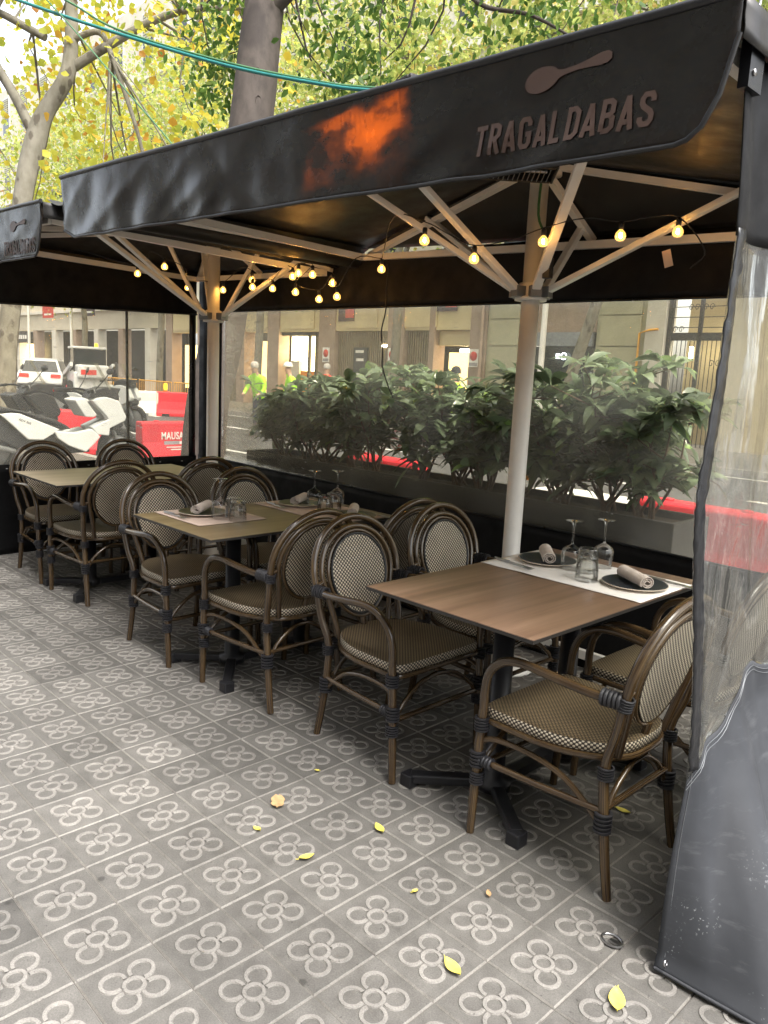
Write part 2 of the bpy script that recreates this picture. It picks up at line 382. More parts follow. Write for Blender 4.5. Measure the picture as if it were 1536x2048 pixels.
def text_mesh(body, size, width=1.0, bold=0.0, shear=0.0, extrude=.0015):
    cu = D.curves.new('lettering', 'FONT'); cu.body = body; cu.size = size; cu.offset = bold; cu.shear = shear; cu.extrude = extrude; cu.space_character = 1.08
    o = D.objects.new('lettering', cu); COL.objects.link(o); bpy.context.view_layer.update()
    me = D.meshes.new_from_object(o.evaluated_get(bpy.context.evaluated_depsgraph_get())); D.objects.remove(o)
    V = np.array([v.co for v in me.vertices]); V[:, 0] = (V[:, 0] - V[:, 0].min()) * width; V[:, 1] -= V[:, 1].min()
    return me, V
GLYPH = {'T': [[(.02, .92), (.48, .92)], [(.25, .84), (.25, 0)]], 'R': [[(.09, 0), (.09, .92), (.28, .92), (.40, .84), (.40, .60), (.28, .50), (.17, .50)], [(.25, .5), (.42, 0)]],
         'A': [[(.07, 0), (.25, .96)], [(.25, .96), (.43, 0)], [(.15, .24), (.35, .24)]], 'G': [[(.41, .70), (.41, .80), (.34, .91), (.16, .91), (.09, .80), (.09, .20), (.16, .09), (.34, .09), (.41, .2), (.41, .46), (.27, .46)]],
         'L': [[(.09, 1), (.09, .08), (.40, .08)]], 'D': [[(.09, .08), (.09, .92), (.29, .92), (.41, .80), (.41, .20), (.29, .08), (.09, .08)]],
         'B': [[(.09, .08), (.09, .92), (.29, .92), (.39, .84), (.39, .60), (.30, .52), (.17, .52)], [(.30, .52), (.41, .42), (.41, .18), (.30, .08), (.09, .08)]],
         'S': [[(.41, .70), (.41, .80), (.34, .91), (.16, .91), (.09, .80), (.09, .68), (.15, .58), (.35, .43), (.41, .33), (.41, .2), (.34, .09), (.16, .09), (.09, .2), (.09, .30)]]}
def stroke_text(body, mat, parent, place, w, h, t=.155):
    m = MB(); adv = .585; tot = adv * len(body) - .085; q_ = 0
    for i, ch in enumerate(body):
        for line in GLYPH[ch]:
            q_ += 1; P = []
            for a, b in zip(line, line[1:]):                       # finer steps follow the folds
                P += [(a[0] + (b[0] - a[0]) * k / 4, a[1] + (b[1] - a[1]) * k / 4) for k in range(4)]
            P.append(line[-1]); V = []
            closed = line[0] == line[-1]
            for k, p in enumerate(P):
                a = P[k - 1] if k else (P[-2] if closed else p); b = P[k + 1] if k < len(P) - 1 else (P[1] if closed else p)
                d1 = Vector((p[0] - a[0], p[1] - a[1])); d2 = Vector((b[0] - p[0], b[1] - p[1])); d1 = d1.normalized() if d1.length else d2.normalized(); d2 = d2.normalized() if d2.length else d1
                n = Vector((-(d1 + d2).y, (d1 + d2).x)).normalized(); f = t / 2 / max(.5, n.dot(Vector((-d1.y, d1.x))))
                for sg in (-1, 1): V.append(place(((p[0] + n.x * f * sg + i * adv) / tot * w, (p[1] + n.y * f * sg) * h, (q_ % 3) * .0004)))
            m.add(V, [(2 * k, 2 * k + 2, 2 * k + 3, 2 * k + 1) for k in range(len(P) - 1)])
    return m.obj('lettering', mat, parent)
def lettering(body, mat, parent, place, size, width=1.0, bold=0, shear=0, target_w=None, target_h=None, name='lettering'):
    me, V = text_mesh(body, size, width, bold, shear)
    if target_h: V[:, 1] *= target_h / V[:, 1].max()
    if target_w: V[:, 0] *= target_w / V[:, 0].max()
    for v, p in zip(me.vertices, V): v.co = place(p)
    me.materials.clear(); me.materials.append(MATS[mat]); me.name = name; me.update()
    return link(name, me, parent)

# ------------------------------------------------------------------ setting: ground, road, kerb, paving tiles
ground = struct(MB().box(-160, 90, -70, 4.3, -.6, -.012).obj('ground', 'grout'))
far_pave = struct(MB().box(-160, 90, 14.6, 60, -.6, -.004).obj('far_pavement', 'far_paving'))
road = struct(MB().box(-160, 90, 4.45, 14.45, -.6, -.13).obj('road', 'asphalt'))
kerb = struct(MB().obj('kerb', 'stone_kerb'))
for k in range(28):
    MB().box(-30 + k * 1.2, -30 + k * 1.2 + 1.19, 4.302, 4.448, -.3, -.006).obj('kerb_stone', 'stone_kerb', kerb)
MB().box(-160, 90, 14.452, 14.598, -.3, -.002).obj('far_kerb_line', 'stone_kerb', kerb)
for x0, x1, y0, y1 in ((-60, 30, 7.55, 7.7), (-12.4, -9, 11.0, 11.15), (-7.6, -4.2, 11.0, 11.15), (-2.8, .6, 11.0, 11.15), (-18, -14.6, 11.0, 11.15), (-24, -20.6, 11.0, 11.15), (-5.2, -3.1, 8.5, 9.6), (-60, 30, 14.05, 14.2)):
    MB().box(x0, x1, y0, y1, -.129, -.126).obj('lane_marking', 'road_paint', road)

def tile_mb(far=False):
    m = MB(); o, i = .0990, .0957
    V = [(-o, -o, -.005), (o, -o, -.005), (o, o, -.005), (-o, o, -.005), (-i, -i, 0), (i, -i, 0), (i, i, 0), (-i, i, 0)]
    m.add(V, [(4, 5, 6, 7)], 0); m.add(V, [(0, 1, 5, 4), (1, 2, 6, 5), (2, 3, 7, 6), (3, 0, 4, 7)], 2)
    def ring(cx, cy, r0, r1, a0, a1, n, h=.0034):
        V = []; b = .0018
        for q in range(n + 1):
            a = a0 + (a1 - a0) * q / n; c, s_ = math.cos(a), math.sin(a)
            for r, z in ((r0 - b, -.0006), (r0, h), (r1, h), (r1 + b, -.0006)): V.append((cx + r * c, cy + r * s_, z))
        F = [(4 * q + j, 4 * q + j + 1, 4 * (q + 1) + j + 1, 4 * (q + 1) + j) for q in range(n) for j in range(3)]
        m.add(V, F, 1, None, False)
    ring(0, 0, .0190, .0275, 0, 2 * math.pi, 12 if far else 20)
    for q in range(4):
        a = math.pi / 4 + q * math.pi / 2; d = .0508; half = R(147)
        ring(d * math.cos(a), d * math.sin(a), .0242, .0328, a - half, a + half, 9 if far else 17)
    return m
tm = tile_mb().mesh('tile', ['tile_field', 'tile_flower', 'tile_edge'])
pav = struct(MB().box(-4.42, 2.6, -2.2, 2.8, -.011, -.0055).obj('pavement', 'grout'))
M3 = np.array([list(rx), list(dn), list(fw)]); CC = np.array(camo.location)
def proj(p):
    c = M3 @ (np.array(p) - CC); return (768 + 1559.65 * c[0] / c[2], 1024 + 1559.65 * c[1] / c[2], c[2]) if c[2] > .1 else None
cells = []
for i in range(-22, 13):
    for j in range(-11, 14):
        c = ((i + .5) * .2, (j + .5) * .2, 0); p = proj(c); s = -1
        if p and -60 < p[0] < 1600 and 900 < p[1] < 2120: s = 1 / p[2]
        cells.append((s, c))
cells.sort(key=lambda q: -q[0])
farV, farF, farM = [], [], []; ft = tile_mb(True)
for n, (s, c) in enumerate(cells):
    dz = random.uniform(-.0008, .0008); rz = random.randrange(4) * math.pi / 2
    if n < 300 and s > 0:
        o = link('tile', tm, pav, (c[0], c[1], dz), (random.uniform(-.003, .003), random.uniform(-.003, .003), rz))
    else:
        b = len(farV); farV += [(v[0] + c[0], v[1] + c[1], v[2] + dz) for v in ft.v]; farF += [tuple(b + k for k in f) for f in ft.f]; farM += ft.m
fm = MB(); fm.v = farV; fm.f = farF; fm.m = farM; fm.sm = [False] * len(farF); fm.uv = [[(0, 0)] * len(f) for f in farF]
stuff(fm.obj('tile_field_rest', ['tile_field', 'tile_flower', 'tile_edge'], pav))

# ------------------------------------------------------------------ parasols
def fnoise(x, y, z=0.0): return noise.noise(Vector((x, y, z)))
def parasol(px_, py_, x0, x1, y0, y1, zfront, zslope, hubz, topz, struts, label, text):
    t = thing('parasol', label, 'parasol', (px_, py_, 0), 0, 'black square parasols over the terrace')
    L = lambda p: (p[0] - px_, p[1] - py_, p[2])
    m = MB().lathe([(.0, 0), (.16, 0), (.16, .012), (.055, .02), (.055, .06), (.044, .065), (.043, topz - .05), (.0, topz - .05)], 20); m.obj('pole', 'white_paint', t)
    MB().lathe([(.0, topz - .05), (.10, topz - .05), (.10, topz - .025), (.0, topz - .02)], 20).obj('top_plate', 'white_paint', t)
    MB().lathe([(.044, hubz - .05), (.075, hubz - .05), (.075, hubz - .035), (.058, hubz - .03), (.058, hubz + .03), (.044, hubz + .035)], 20).obj('hub', 'white_paint', t)
    for e in struts:
        e = Vector(L(e)); a = Vector((e.x, e.y, 0)).normalized() * .075 + Vector((0, 0, hubz - .01))
        bevel(MB().beam(a, e, .042, .026).obj('strut', 'white_paint', t), .004)
        dirv = Vector((e.x, e.y, 0)).normalized()
        MB().beam(Vector((0, 0, hubz - .012)) + dirv * .045, Vector((0, 0, hubz - .012)) + dirv * .10, .052, .05).obj('bracket', 'grey_metal', t)
    zt = lambda x: zfront - zslope * (x - (x0 + x1) / 2)
    cor = [(x0, y0, zt(x0) - .02), (x1, y0, zt(x1) - .02), (x1, y1, zt(x1) - .06), (x0, y1, zt(x0) - .06)]
    ap = (px_, py_, topz)
    ends = cor + [((x0 + x1) / 2, y0, zt((x0 + x1) / 2) - .02), (px_ + .1, y1, zt(px_) - .06)]
    for e in [tuple(Vector(e).lerp(Vector(ap), .05)) for e in ends]: MB().beam(L(ap), L((e[0], e[1], e[2] - .03)), .040, .026).obj('rib', 'white_paint', t)
    for a, b in ((0, 1), (1, 2), (2, 3), (3, 0)):
        mid_ = Vector(((x0 + x1) / 2 - px_, (y0 + y1) / 2 - py_, 0)); ins = lambda q: q + Vector((math.copysign(.06, mid_.x - q.x), math.copysign(.06, mid_.y - q.y), -.04))
        A, B = ins(Vector(L(cor[a]))), ins(Vector(L(cor[b]))); MB().beam(A, B, .028, .036).obj('edge_bar', 'white_paint', t)
    # roof cloth: four slopes sagging a little between the ribs
    m = MB(); A = Vector(L(ap)) + Vector((0, 0, .03))
    for a, b in ((0, 1), (1, 2), (2, 3), (3, 0)):
        P, Q = Vector(L(cor[a])) + Vector((0, 0, .03)), Vector(L(cor[b])) + Vector((0, 0, .03))
        m.grid(lambda u, v: A.lerp(P.lerp(Q, u), v) - Vector((0, 0, .035 * math.sin(math.pi * u) * v * (1 - .5 * v))) + Vector((0, 0, .004 * fnoise(u * 6, v * 6, a))), 16, 14)
    roof = m.obj('canopy', 'vinyl_roof', t); sd = roof.modifiers.new('thick', 'SOLIDIFY'); sd.thickness = .006; sd.offset = 1
    # hanging valances
    def vy(x, z):                                            # soft folds of the cloth
        h = (zt(x) - z) / .27
        tri = abs(((x * 1.9 + z * 1.4 + .6 * fnoise(x * 1.3, z * 2, 21)) % 1.0) - .5) * 2
        return (.030 * fnoise(x * 2.0, z * 2, 3) + .012 * fnoise(x * 6, z * 4.5, 9) + .034 * (1 - tri) ** 2 * max(0, fnoise(x * 1.7, z, 33) + .30) + .022 * abs(fnoise(x * 3 - z * 5, z * 3, 41))) * min(1.0, .2 + h) * (.78 if x0 > -3 else .4)
    def bottom(x):
        zb = np.interp(x, [x0, x0 + .12, x0 + .45, x0 + 1.2, x1 - .6, x1 - .09, x1 - .055, x1 - .025, x1], [.225, .262, .262, .255, .252, .247, .225, .16, .06])
        return zb
    def front(u, v):
        x = x0 + (x1 - x0) * u; z = zt(x) + .012 - (bottom(x) + .012) * v
        return Vector(L((x, y0 - .012 + vy(x, z), z)))
    val = MB().grid(front, 150, 22).obj('valance', 'vinyl_valance', t); sd = val.modifiers.new('thick', 'SOLIDIFY'); sd.thickness = .003
    pts = [front(i / 120, 1.0) + Vector((0, -.002, 0)) for i in range(121)]; MB().tube(pts, .0055, 6).obj('hem', 'plastic_black', val)
    pts = [front(i / 60, 0.0) for i in range(61)]; MB().tube(pts, .011, 8).obj('top_piping', 'metal_black', val)
    for xs, nm in ((x0, 0), (x1, 1)):
        def side(u, v): y = y0 + (y1 - y0) * u; return Vector(L((xs + .006 * fnoise(y * 3, v * 2, nm), y, zt(xs) + .01 - .075 * v)))
        s_ = MB().grid(side, 24, 4).obj('side_valance', 'vinyl_roof', t); sd = s_.modifiers.new('thick', 'SOLIDIFY'); sd.thickness = .003
    # printed name and spoon, laid on the folds of the cloth
    tx, tz, tw, th, sl_, sx, sz = text
    def on(x, z, off=.0065): return Vector(L((x, y0 - .012 + vy(x, z) - off, z)))
    stroke_text('TRAGALDABAS', 'print_brown', val, lambda p: on(tx + p[0] + p[1] * .10, tz + p[1] + sl_ * p[0], .0055 + p[2]), tw, th)
    poly = []
    for k in range(22): a = 2 * math.pi * k / 22 + .35; poly.append((.043 * math.cos(a) * (1.0 if math.cos(a) < 0 else 1.18), .027 * math.sin(a)))
    m = MB(); slp = math.atan(.06); cs, sn = math.cos(slp), math.sin(slp)
    def sp(p): return (sx + p[0] * cs - p[1] * sn, sz + p[0] * sn + p[1] * cs)
    ring = [on(*sp(p)) for p in poly]; m.add([on(*sp((0, 0)))] + ring, [(0, 1 + k, 1 + (k + 1) % 22) for k in range(22)], 0)
    hw = [(.045, .010), (.062, .006), (.10, .0055), (.13, .009), (.155, .0125), (.172, .012), (.182, .006)]
    V = [on(*sp((x, s * w))) for x, w in hw for s in (-1, 1)]; m.add(V, [(2 * k, 2 * k + 2, 2 * k + 3, 2 * k + 1) for k in range(len(hw) - 1)], 0)
    m.obj('spoon_emblem', 'print_brown', val)
    return t
TXT1 = (.283, 1.985, .478, .070, -.026, .472, 2.122)
p1 = parasol(-.655, 2.3, -2.24, .92, .73, 2.66, 2.222, .033, 1.877, 2.44,
        [(-1.25, 1.62, 2.335), (-.86, 1.62, 2.32), (-1.545, 2.5, 2.33), (-.12, 1.85, 2.35), (.36, 2.46, 2.30), (-.59, 2.6, 2.22)],
        'large black parasol with glossy name valance on the right-hand white pole', TXT1)
p2 = parasol(-3.445, 2.3, -4.25, -2.49, .73, 2.66, 2.222, .025, 1.82, 2.40,
        [(-3.05, 1.25, 2.20), (-3.28, 1.46, 2.26), (-3.70, 2.05, 2.36), (-3.86, 2.46, 2.36), (-3.2, 2.52, 2.28), (-2.66, 2.5, 2.2)],
        'second black parasol, its name valance cut off at the left edge', (-3.01, 1.985, .44, .072, -.02, -2.86, 2.125))
# roller tube with ties between the two parasols
t = thing('roller_tube', 'long black roller tied with loops between the two parasols', 'roller', (-2.3, 1.7, 2.17))
MB().tube([(0, -.93, .0), (0, .95, 0)], .05, 14).obj('roll', 'vinyl_roof', t)
MB().grid(lambda u, v: Vector((-.24 + .36 * u, -.93 + 1.88 * v, .065 - .05 * math.sin(math.pi * u))), 8, 4).obj('gutter_cloth', 'vinyl_roof', t)
MB().tube([(.065, -.93, .02), (.065, .95, .02)], .013, 10).obj('rail', 'white_paint', t)
for k in range(10):
    y = -.85 + k * .19; MB().tube([(.045 * math.cos(a) + .01, y + .01 * math.sin(3 * a), .05 * math.sin(a) + .02) for a in np.linspace(0, 2 * math.pi, 14)], .0045, 5).obj('tie', 'plastic_black', t)

# heaters
def heater(name_label, loc, rot, w, glow):
    t = thing('patio_heater', name_label, 'heater', loc); t.rotation_euler = rot
    h = MB(); h.box(-w / 2, w / 2, -.055, .03, -.01, .03); h.box(-w / 2, w / 2, .03, .045, -.06, .03); h.box(-w / 2, w / 2, -.07, -.055, -.06, .03); h.box(-w / 2 - .012, -w / 2, -.07, .045, -.06, .03); h.box(w / 2, w / 2 + .012, -.07, .045, -.06, .03)
    bevel(h.obj('housing', 'heater_body', t), .004)
    for s in (-.03, .005): MB().tube([(-w / 2 + .02, s, -.03), (w / 2 - .02, s, -.03)], .008, 8).obj('heating_element', glow, t)
    for k in range(int(w / .02)): MB().box(-w / 2 + k * .02, -w / 2 + k * .02 + .003, -.055, .03, -.062, -.058).obj('grille_bar', 'grey_metal', t)
    return t
heater('slim dark infrared heater beside the right-hand pole top', (-.50, 1.83, 2.33), (R(-18), R(0), R(48)), .40, 'steel')
heater('glowing orange infrared heater close behind the black valance', (-.165, .805, 2.095), (R(-84), R(-7), 0), .43, 'heater_glow').scale = (1, 1.75, 1.2)

# ------------------------------------------------------------------ curtains
CY = 2.66; CX = -4.25
def zed(x): return -.008 * (x + 1.7)
t = thing('back_curtain', 'black curtain with long clear window behind the tables and poles', 'curtain', (0, CY, 0))
def fold(x, z): return .008 * fnoise(x * 3, z * 1.2, 5) + .012 * fnoise(x * 1.1, z * .7, 8)
def panel(t, fn, name, mat, nu, nv, th=.003):
    o = MB().grid(fn, nu, nv).obj(name, mat, t); s = o.modifiers.new('thick', 'SOLIDIFY'); s.thickness = th; s.offset = 0; return o
XL, XR = -3.9, .86
panel(t, lambda u, v: Vector((CX + 5.11 * u, fold(CX + 5.11 * u, v * 2) - .05 * (1 - v) ** 2, .004 + (.686 + zed(CX + 5.11 * u)) * v)), 'skirt', 'vinyl_skirt', 80, 12)
panel(t, lambda u, v: Vector((CX + 5.11 * u, fold(CX + 5.11 * u, 3 + v), 1.868 + zed(CX + 5.11 * u) + (.32 - .03 * (u - .5)) * v)), 'header', 'vinyl_skirt', 80, 8)
panel(t, lambda u, v: Vector((XL + (XR - XL) * u, .006 + fold(XL + (XR - XL) * u, 1.2 + v * 1.2), .69 + zed(XL + (XR - XL) * u) + 1.178 * v)), 'clear_window', 'clear_sheet', 90, 24, .001)
panel(t, lambda u, v: Vector((CX + .01 + (XL - CX - .01) * u, .002, .69 + 1.19 * v)), 'corner_strip', 'vinyl_skirt', 4, 6)
for z in (.69, 1.868): MB().tube([(XL + (XR - XL) * k / 40, fold(XL + (XR - XL) * k / 40, 1.2 if z < 1 else 2.4) - .004, z + zed(XL + (XR - XL) * k / 40)) for k in range(41)], .006, 6).obj('welded_seam', 'vinyl_strip', t)
MB().beam((-4.1, -.062, .10), (.84, -.062, .075), .03, .045).obj('bottom_rail', 'white_paint', t)
# left curtain
t = thing('left_curtain', 'black curtain with clear window beside the far empty table', 'curtain', (CX, 0, 0))
Y0, Y1 = .30, CY - .02
panel(t, lambda u, v: Vector((fold(Y0 + (Y1 - Y0) * u, v * 2) - .10 * (1 - v), Y0 + (Y1 - Y0) * u, .004 + (.672 + .02 * u) * v)), 'skirt', 'vinyl_skirt', 40, 12)
panel(t, lambda u, v: Vector((fold(Y0 + (Y1 - Y0) * u, 3 + v), Y0 + (Y1 - Y0) * u, 1.785 + .085 * u + (.40 - .085 * u) * v)), 'header', 'vinyl_skirt', 40, 8)
panel(t, lambda u, v: Vector((-.006 + fold(Y0 + (Y1 - .06 - Y0) * u, 1 + v), Y0 + (Y1 - .06 - Y0) * u, .676 + .02 * u + (1.109 + .065 * u) * v)), 'clear_window', 'clear_sheet', 40, 20, .001)
panel(t, lambda u, v: Vector((.004, Y1 - .07 + .06 * u, .68 + 1.19 * v)), 'side_strip', 'vinyl_strip', 2, 12)
panel(t, lambda u, v: Vector((-.012, 2.02 + .022 * u, .68 + 1.17 * v)), 'window_strap', 'vinyl_strip', 1, 12)
for a in (0, 1):
    MB().tube([(fold(Y0 + (Y1 - Y0) * k / 40, 1 + a) - .003, Y0 + (Y1 - Y0) * k / 40, (.676 + .02 * k / 40) if a == 0 else 1.785 + .085 * k / 40) for k in range(41)], .007, 6).obj('welded_seam', 'vinyl_strip', t)
for k in range(9): MB().lathe([(.0, .0), (.008, .0), (.008, .006), (.0, .008)], 8).obj('eyelet', 'steel', t, (.012, .9 + k * .2, .655))
# loose side curtain at the right
t = thing('side_curtain', 'loose grey and clear curtain hanging at the right edge', 'curtain', (.9, .85, 0))
def lead(z): return np.interp(z, [0, .05, .5, .9, 1.2, 1.53, 1.77, 1.95, 2.2], [.03, .05, .098, .022, -.042, -.005, .0, -.02, -.05])
def side_surf(s, z):                                     # s metres from the leading edge
    fl = max(0, (.62 - z) / .62)
    x = .34 * fl ** 1.25 * min(1, s / .26) + .016 * math.sin(s * 26 + z * 1.2) * min(1, s / .05) * (.4 + fl) + .012 * fnoise(s * 5, z * 2, 2) + .010 * fnoise(s * 14, z * 3.2, 12) * min(1, s / .05)
    y = lead(z) + s * (1 - .30 * fl) - .15 * fl * min(1, s / .22)
    return Vector((x, y, z))
def cl(z0, z1): return lambda u, v: side_surf(u * 1.75, z0(u) + (z1(u) - z0(u)) * v)
tz = lambda u: .50 + .02 * math.sin(u * 40) + .22 * min(1, u / .22)
panel(t, cl(lambda u: .012, tz), 'grey_skirt', 'vinyl_splashed', 140, 40)
for dz in (.0, .012): MB().tube([side_surf(k / 80 * 1.75, tz(k / 80) - .012 - dz) + Vector((.003, 0, 0)) for k in range(81)], .0008, 5).obj('stitching', 'grey_metal', t)
MB().tube([side_surf(k / 60 * 1.75, .016) + Vector((.002, 0, 0)) for k in range(61)], .005, 6).obj('hem', 'vinyl_grey', t)
MB().tube([side_surf(.014, .02 + .5 * k / 20) + Vector((.003, 0, 0)) for k in range(21)], .0008, 5).obj('stitching', 'grey_metal', t)
panel(t, cl(lambda u: tz(u) - .006, lambda u: 1.77), 'clear_window', 'clear_sheet_loose', 110, 50, .0012)
panel(t, cl(lambda u: 1.766, lambda u: 2.12), 'header', 'vinyl_skirt', 110, 14)
panel(t, lambda u, v: side_surf(-.006 + u * .036, .53 + 1.25 * v) + Vector((.007 + .006 * fnoise(v * 40, u * 3), -.002, 0)), 'edge_strip', 'vinyl_strip', 3, 90)
MB().box(-.01, .012, -.05, .015, 2.04, 2.14).obj('hanging_tab', 'vinyl_strip', t)
MB().lathe([(0, 0), (.007, 0), (.007, .004), (0, .005)], 10).obj('rivet', 'steel', t, (.012, -.03, 2.07), (0, R(90), 0))
MB().lathe([(.009, 0), (.009, .003), (.005, .003), (.005, 0), (.009, 0)], 10).obj('eyelet', 'steel', t, (.03, .03, .05), (0, R(80), 0))
t = thing('carabiner', 'steel oval ring and snap hook holding the side curtain', 'hook', (.897, .83, 2.12))
def oval(w, h, n=22): return [(w * math.sin(2 * math.pi * k / n), 0, h * math.cos(2 * math.pi * k / n)) for k in range(n)]
MB().tube([(p[0], p[1], p[2] + .045) for p in oval(.011, .034)], .003, 7, closed=True).obj('snap_hook', 'steel', t)
MB().tube([(0, p[0], p[2] + .105) for p in oval(.018, .036)], .003, 7, closed=True).obj('ring', 'steel', t)
bevel(MB().box(-.02, .02, -.012, .012, .13, .16).obj('bracket', 'white_paint', t), .003)
o = MB().tube([(p[0], p[2], .006) for p in oval(.028, .022)], .0035, 7, closed=True).obj('floor_ring', 'steel', None, (.775, .905, 0)); tag(o, 'small steel ring lying on the tiles beside the grey curtain foot', 'ring')
MB().box(-.006, .03, -.006, .006, .002, .008).obj('ring_plate', 'steel', o)

# ------------------------------------------------------------------ tables
def table(cx, cy, mat, label):
    t = thing('dining_table', label, 'table', (cx, cy, 0), 0, 'rectangular terrace tables')
    w, d = .342, .548
    o = MB().box(-w, w, -d, d, .728, .738).obj('table_edge', 'edge_black', t)
    bevel(MB().box(-w + .0004, w - .0004, -d + .0004, d - .0004, .7382, .7405).obj('tabletop', mat, t), .0008, 1)
    for s in (-1, 1):
        y = s * .21; MB().lathe([(0, .035), (.062, .035), (.062, .07), (.036, .075), (.036, .70), (0, .70)], 18).obj('column', 'metal_black', t, (0, y, 0))
        bevel(MB().box(-.2, .2, y - .045, y + .045, .70, .7275).obj('top_bracket', 'metal_black', t), .004)
        for q in (-1, 1):
            bevel(MB().beam((0, y, .055), (q * .235, y + s * .18, .034), .046, .034).obj('foot', 'metal_black', t), .006)
            bevel(MB().box(q * .235 - .026, q * .235 + .026, y + s * .18 - .026, y + s * .18 + .026, .0015, .05).obj('foot_pad', 'metal_black', t), .005)
    MB().beam((0, -.2, .05), (0, .2, .05), .045, .035).obj('crossbar', 'metal_black', t)
    return t
TZ = .7412
table(.11, 1.455, 'laminate', 'brown wood-look table nearest the camera, white runner at its far end')
table(-1.462, 1.40, 'laminate_olive_sheen', 'middle table with two paper runners set for guests')
table(-3.145, 1.435, 'laminate_pale_sheen', 'bare table with pale sky sheen painted in, farthest back beside the left curtain')

# ------------------------------------------------------------------ chairs
def bind(m, p, axis, r, L, n=5):
    p = Vector(p); axis = Vector(axis).normalized()
    for k in range(n):
        a = p + axis * (L * (k / (n - 1) - .5)); q = axis.orthogonal().normalized(); w = axis.cross(q)
        m.tube([a + (q * math.cos(b) + w * math.sin(b)) * r for b in np.linspace(0, 2 * math.pi, 11)[:-1]], L / n * .62, 5, closed=True)
def make_chair():
    t = thing('bistro_chair', '', 'chair')
    P = lambda m, n, mt='rattan': m.obj(n, mt, t)
    r = .0155
    # seat pad: square front, rounded back
    out = []
    for k in range(40):
        a = 2 * math.pi * k / 40; c, s = math.cos(a), math.sin(a)
        e = .17 if c > 0 else .75
        x = (abs(c) ** e) * (1 if c >= 0 else -1) * (.215 if c >= 0 else .235); w = .232 if x > -.02 else .232 - .045 * ((-.02 - x) / .21)
        y = (abs(s) ** (.19 if c > 0 else .62)) * (1 if s >= 0 else -1) * w; out.append((x + .01, y))
    per = [0.0]
    for k in range(40): a, b = out[k], out[(k + 1) % 40]; per.append(per[-1] + math.hypot(b[0] - a[0], b[1] - a[1]))
    m = MB(); rings = []; crown = lambda x, y: .004 * (1 - (x / .24) ** 2 - (y / .25) ** 2)
    prof = [(.97, .406, 0), (1.0, .409, .005), (1.0, .431, .030), (.985, .437, .040)]
    V, U = [], []
    for sc, z, vv in prof:
        for k in range(41): x, y = out[k % 40]; V.append((x * sc, y * sc, z)); U.append((per[k], vv))
    m.add(V, [(q * 41 + k, q * 41 + k + 1, (q + 1) * 41 + k + 1, (q + 1) * 41 + k) for q in range(3) for k in range(40)], 0, U, True)
    V, U = [(0.01, 0, .441)], [(0.01, 0)]
    for sc in (.33, .66, .985):
        for k in range(40): x, y = out[k]; V.append((x * sc, y * sc, .437 + crown(x * sc, y * sc))); U.append((x * sc, y * sc))
    F = [(0, 1 + k, 1 + (k + 1) % 40) for k in range(40)] + [(1 + q * 40 + k, 1 + (q + 1) * 40 + k, 1 + (q + 1) * 40 + (k + 1) % 40, 1 + q * 40 + (k + 1) % 40) for q in range(2) for k in range(40)]
    m.add(V, F, 1, U, True); m.add([(x * .97, y * .97, .406) for x, y in out], [tuple(range(39, -1, -1))], 0)
    m.obj('seat', ['weave', 'weave_seat'], t)
    P(MB().tube([(x * 1.0, y * 1.0, .396) for x, y in out], .0105, 8, closed=True), 'seat_frame')
    # back: plane leans rearward
    def bk(y, z): return Vector((-.205 - (z - .42) * .235, y, z))
    # outer hoop from arm joint over the top
    hoop = [bk(-.222, .60), bk(-.226, .66)] + [bk(-.226 * math.cos(a), .665 + .205 * math.sin(a)) for a in np.linspace(.12, math.pi - .12, 13)] + [bk(.226, .66), bk(.222, .60)]
    P(MB().tube(hoop, .0145, 12, smooth_pts=3), 'back_hoop')
    inn = [bk(-.135, .405), bk(-.158, .52), bk(-.186, .63)] + [bk(-.189 * math.cos(a), .66 + .172 * math.sin(a)) for a in np.linspace(.1, math.pi - .1, 12)] + [bk(.186, .63), bk(.158, .52), bk(.135, .405)]
    P(MB().tube(inn, .0118, 12, smooth_pts=3), 'inner_hoop')
    def ov(a, sx=1.0): s = math.sin(a); return (.158 * math.cos(a) * sx * (1 if s > 0 else (1 - .10 * s * s)), .655 + (.160 if s > 0 else .182) * s * sx)
    bp = link('backrest', None, t)
    MB().tube([bk(*ov(a)) + Vector((.004, 0, 0)) for a in np.linspace(0, 2 * math.pi, 37)[:-1]], .0085, 10, closed=True).obj('oval_frame', 'rattan', bp)
    MB().tube([bk(*ov(a, .93)) + Vector((.012, 0, 0)) for a in np.linspace(0, 2 * math.pi, 37)[:-1]], .005, 6, closed=True).obj('oval_trim', 'plastic_black', bp)
    m = MB(); N = 36
    for off, flip in ((.011, False), (-.005, True)):
        V = [bk(0, .655) + Vector((off + .006, 0, 0))]; U = [(0, .655)]
        for sx in (.35, .7, .95):
            for k in range(N): y, z = ov(2 * math.pi * k / N, sx); V.append(bk(y, z) + Vector((off + .006 * (1 - sx), 0, 0))); U.append((y, z))
        F = [(0, 1 + k, 1 + (k + 1) % N) for k in range(N)] + [(1 + q * N + k, 1 + (q + 1) * N + k, 1 + (q + 1) * N + (k + 1) % N, 1 + q * N + (k + 1) % N) for q in range(2) for k in range(N)]
        if flip: F = [tuple(reversed(f)) for f in F]
        m.add(V, F, 0, U, True)
    m.obj('woven_panel', 'weave', bp)
    MB().tube([bk(-.19, .63) + Vector((0, 0, .0)), bk(-.222, .62)], .010, 8).obj('spacer', 'rattan', bp)
    MB().tube([bk(.19, .63), bk(.222, .62)], .010, 8).obj('spacer', 'rattan', bp)
    P(MB().tube([bk(0, .475), bk(0, .40), (-.215, 0, .372)], .012, 8), 'splat')
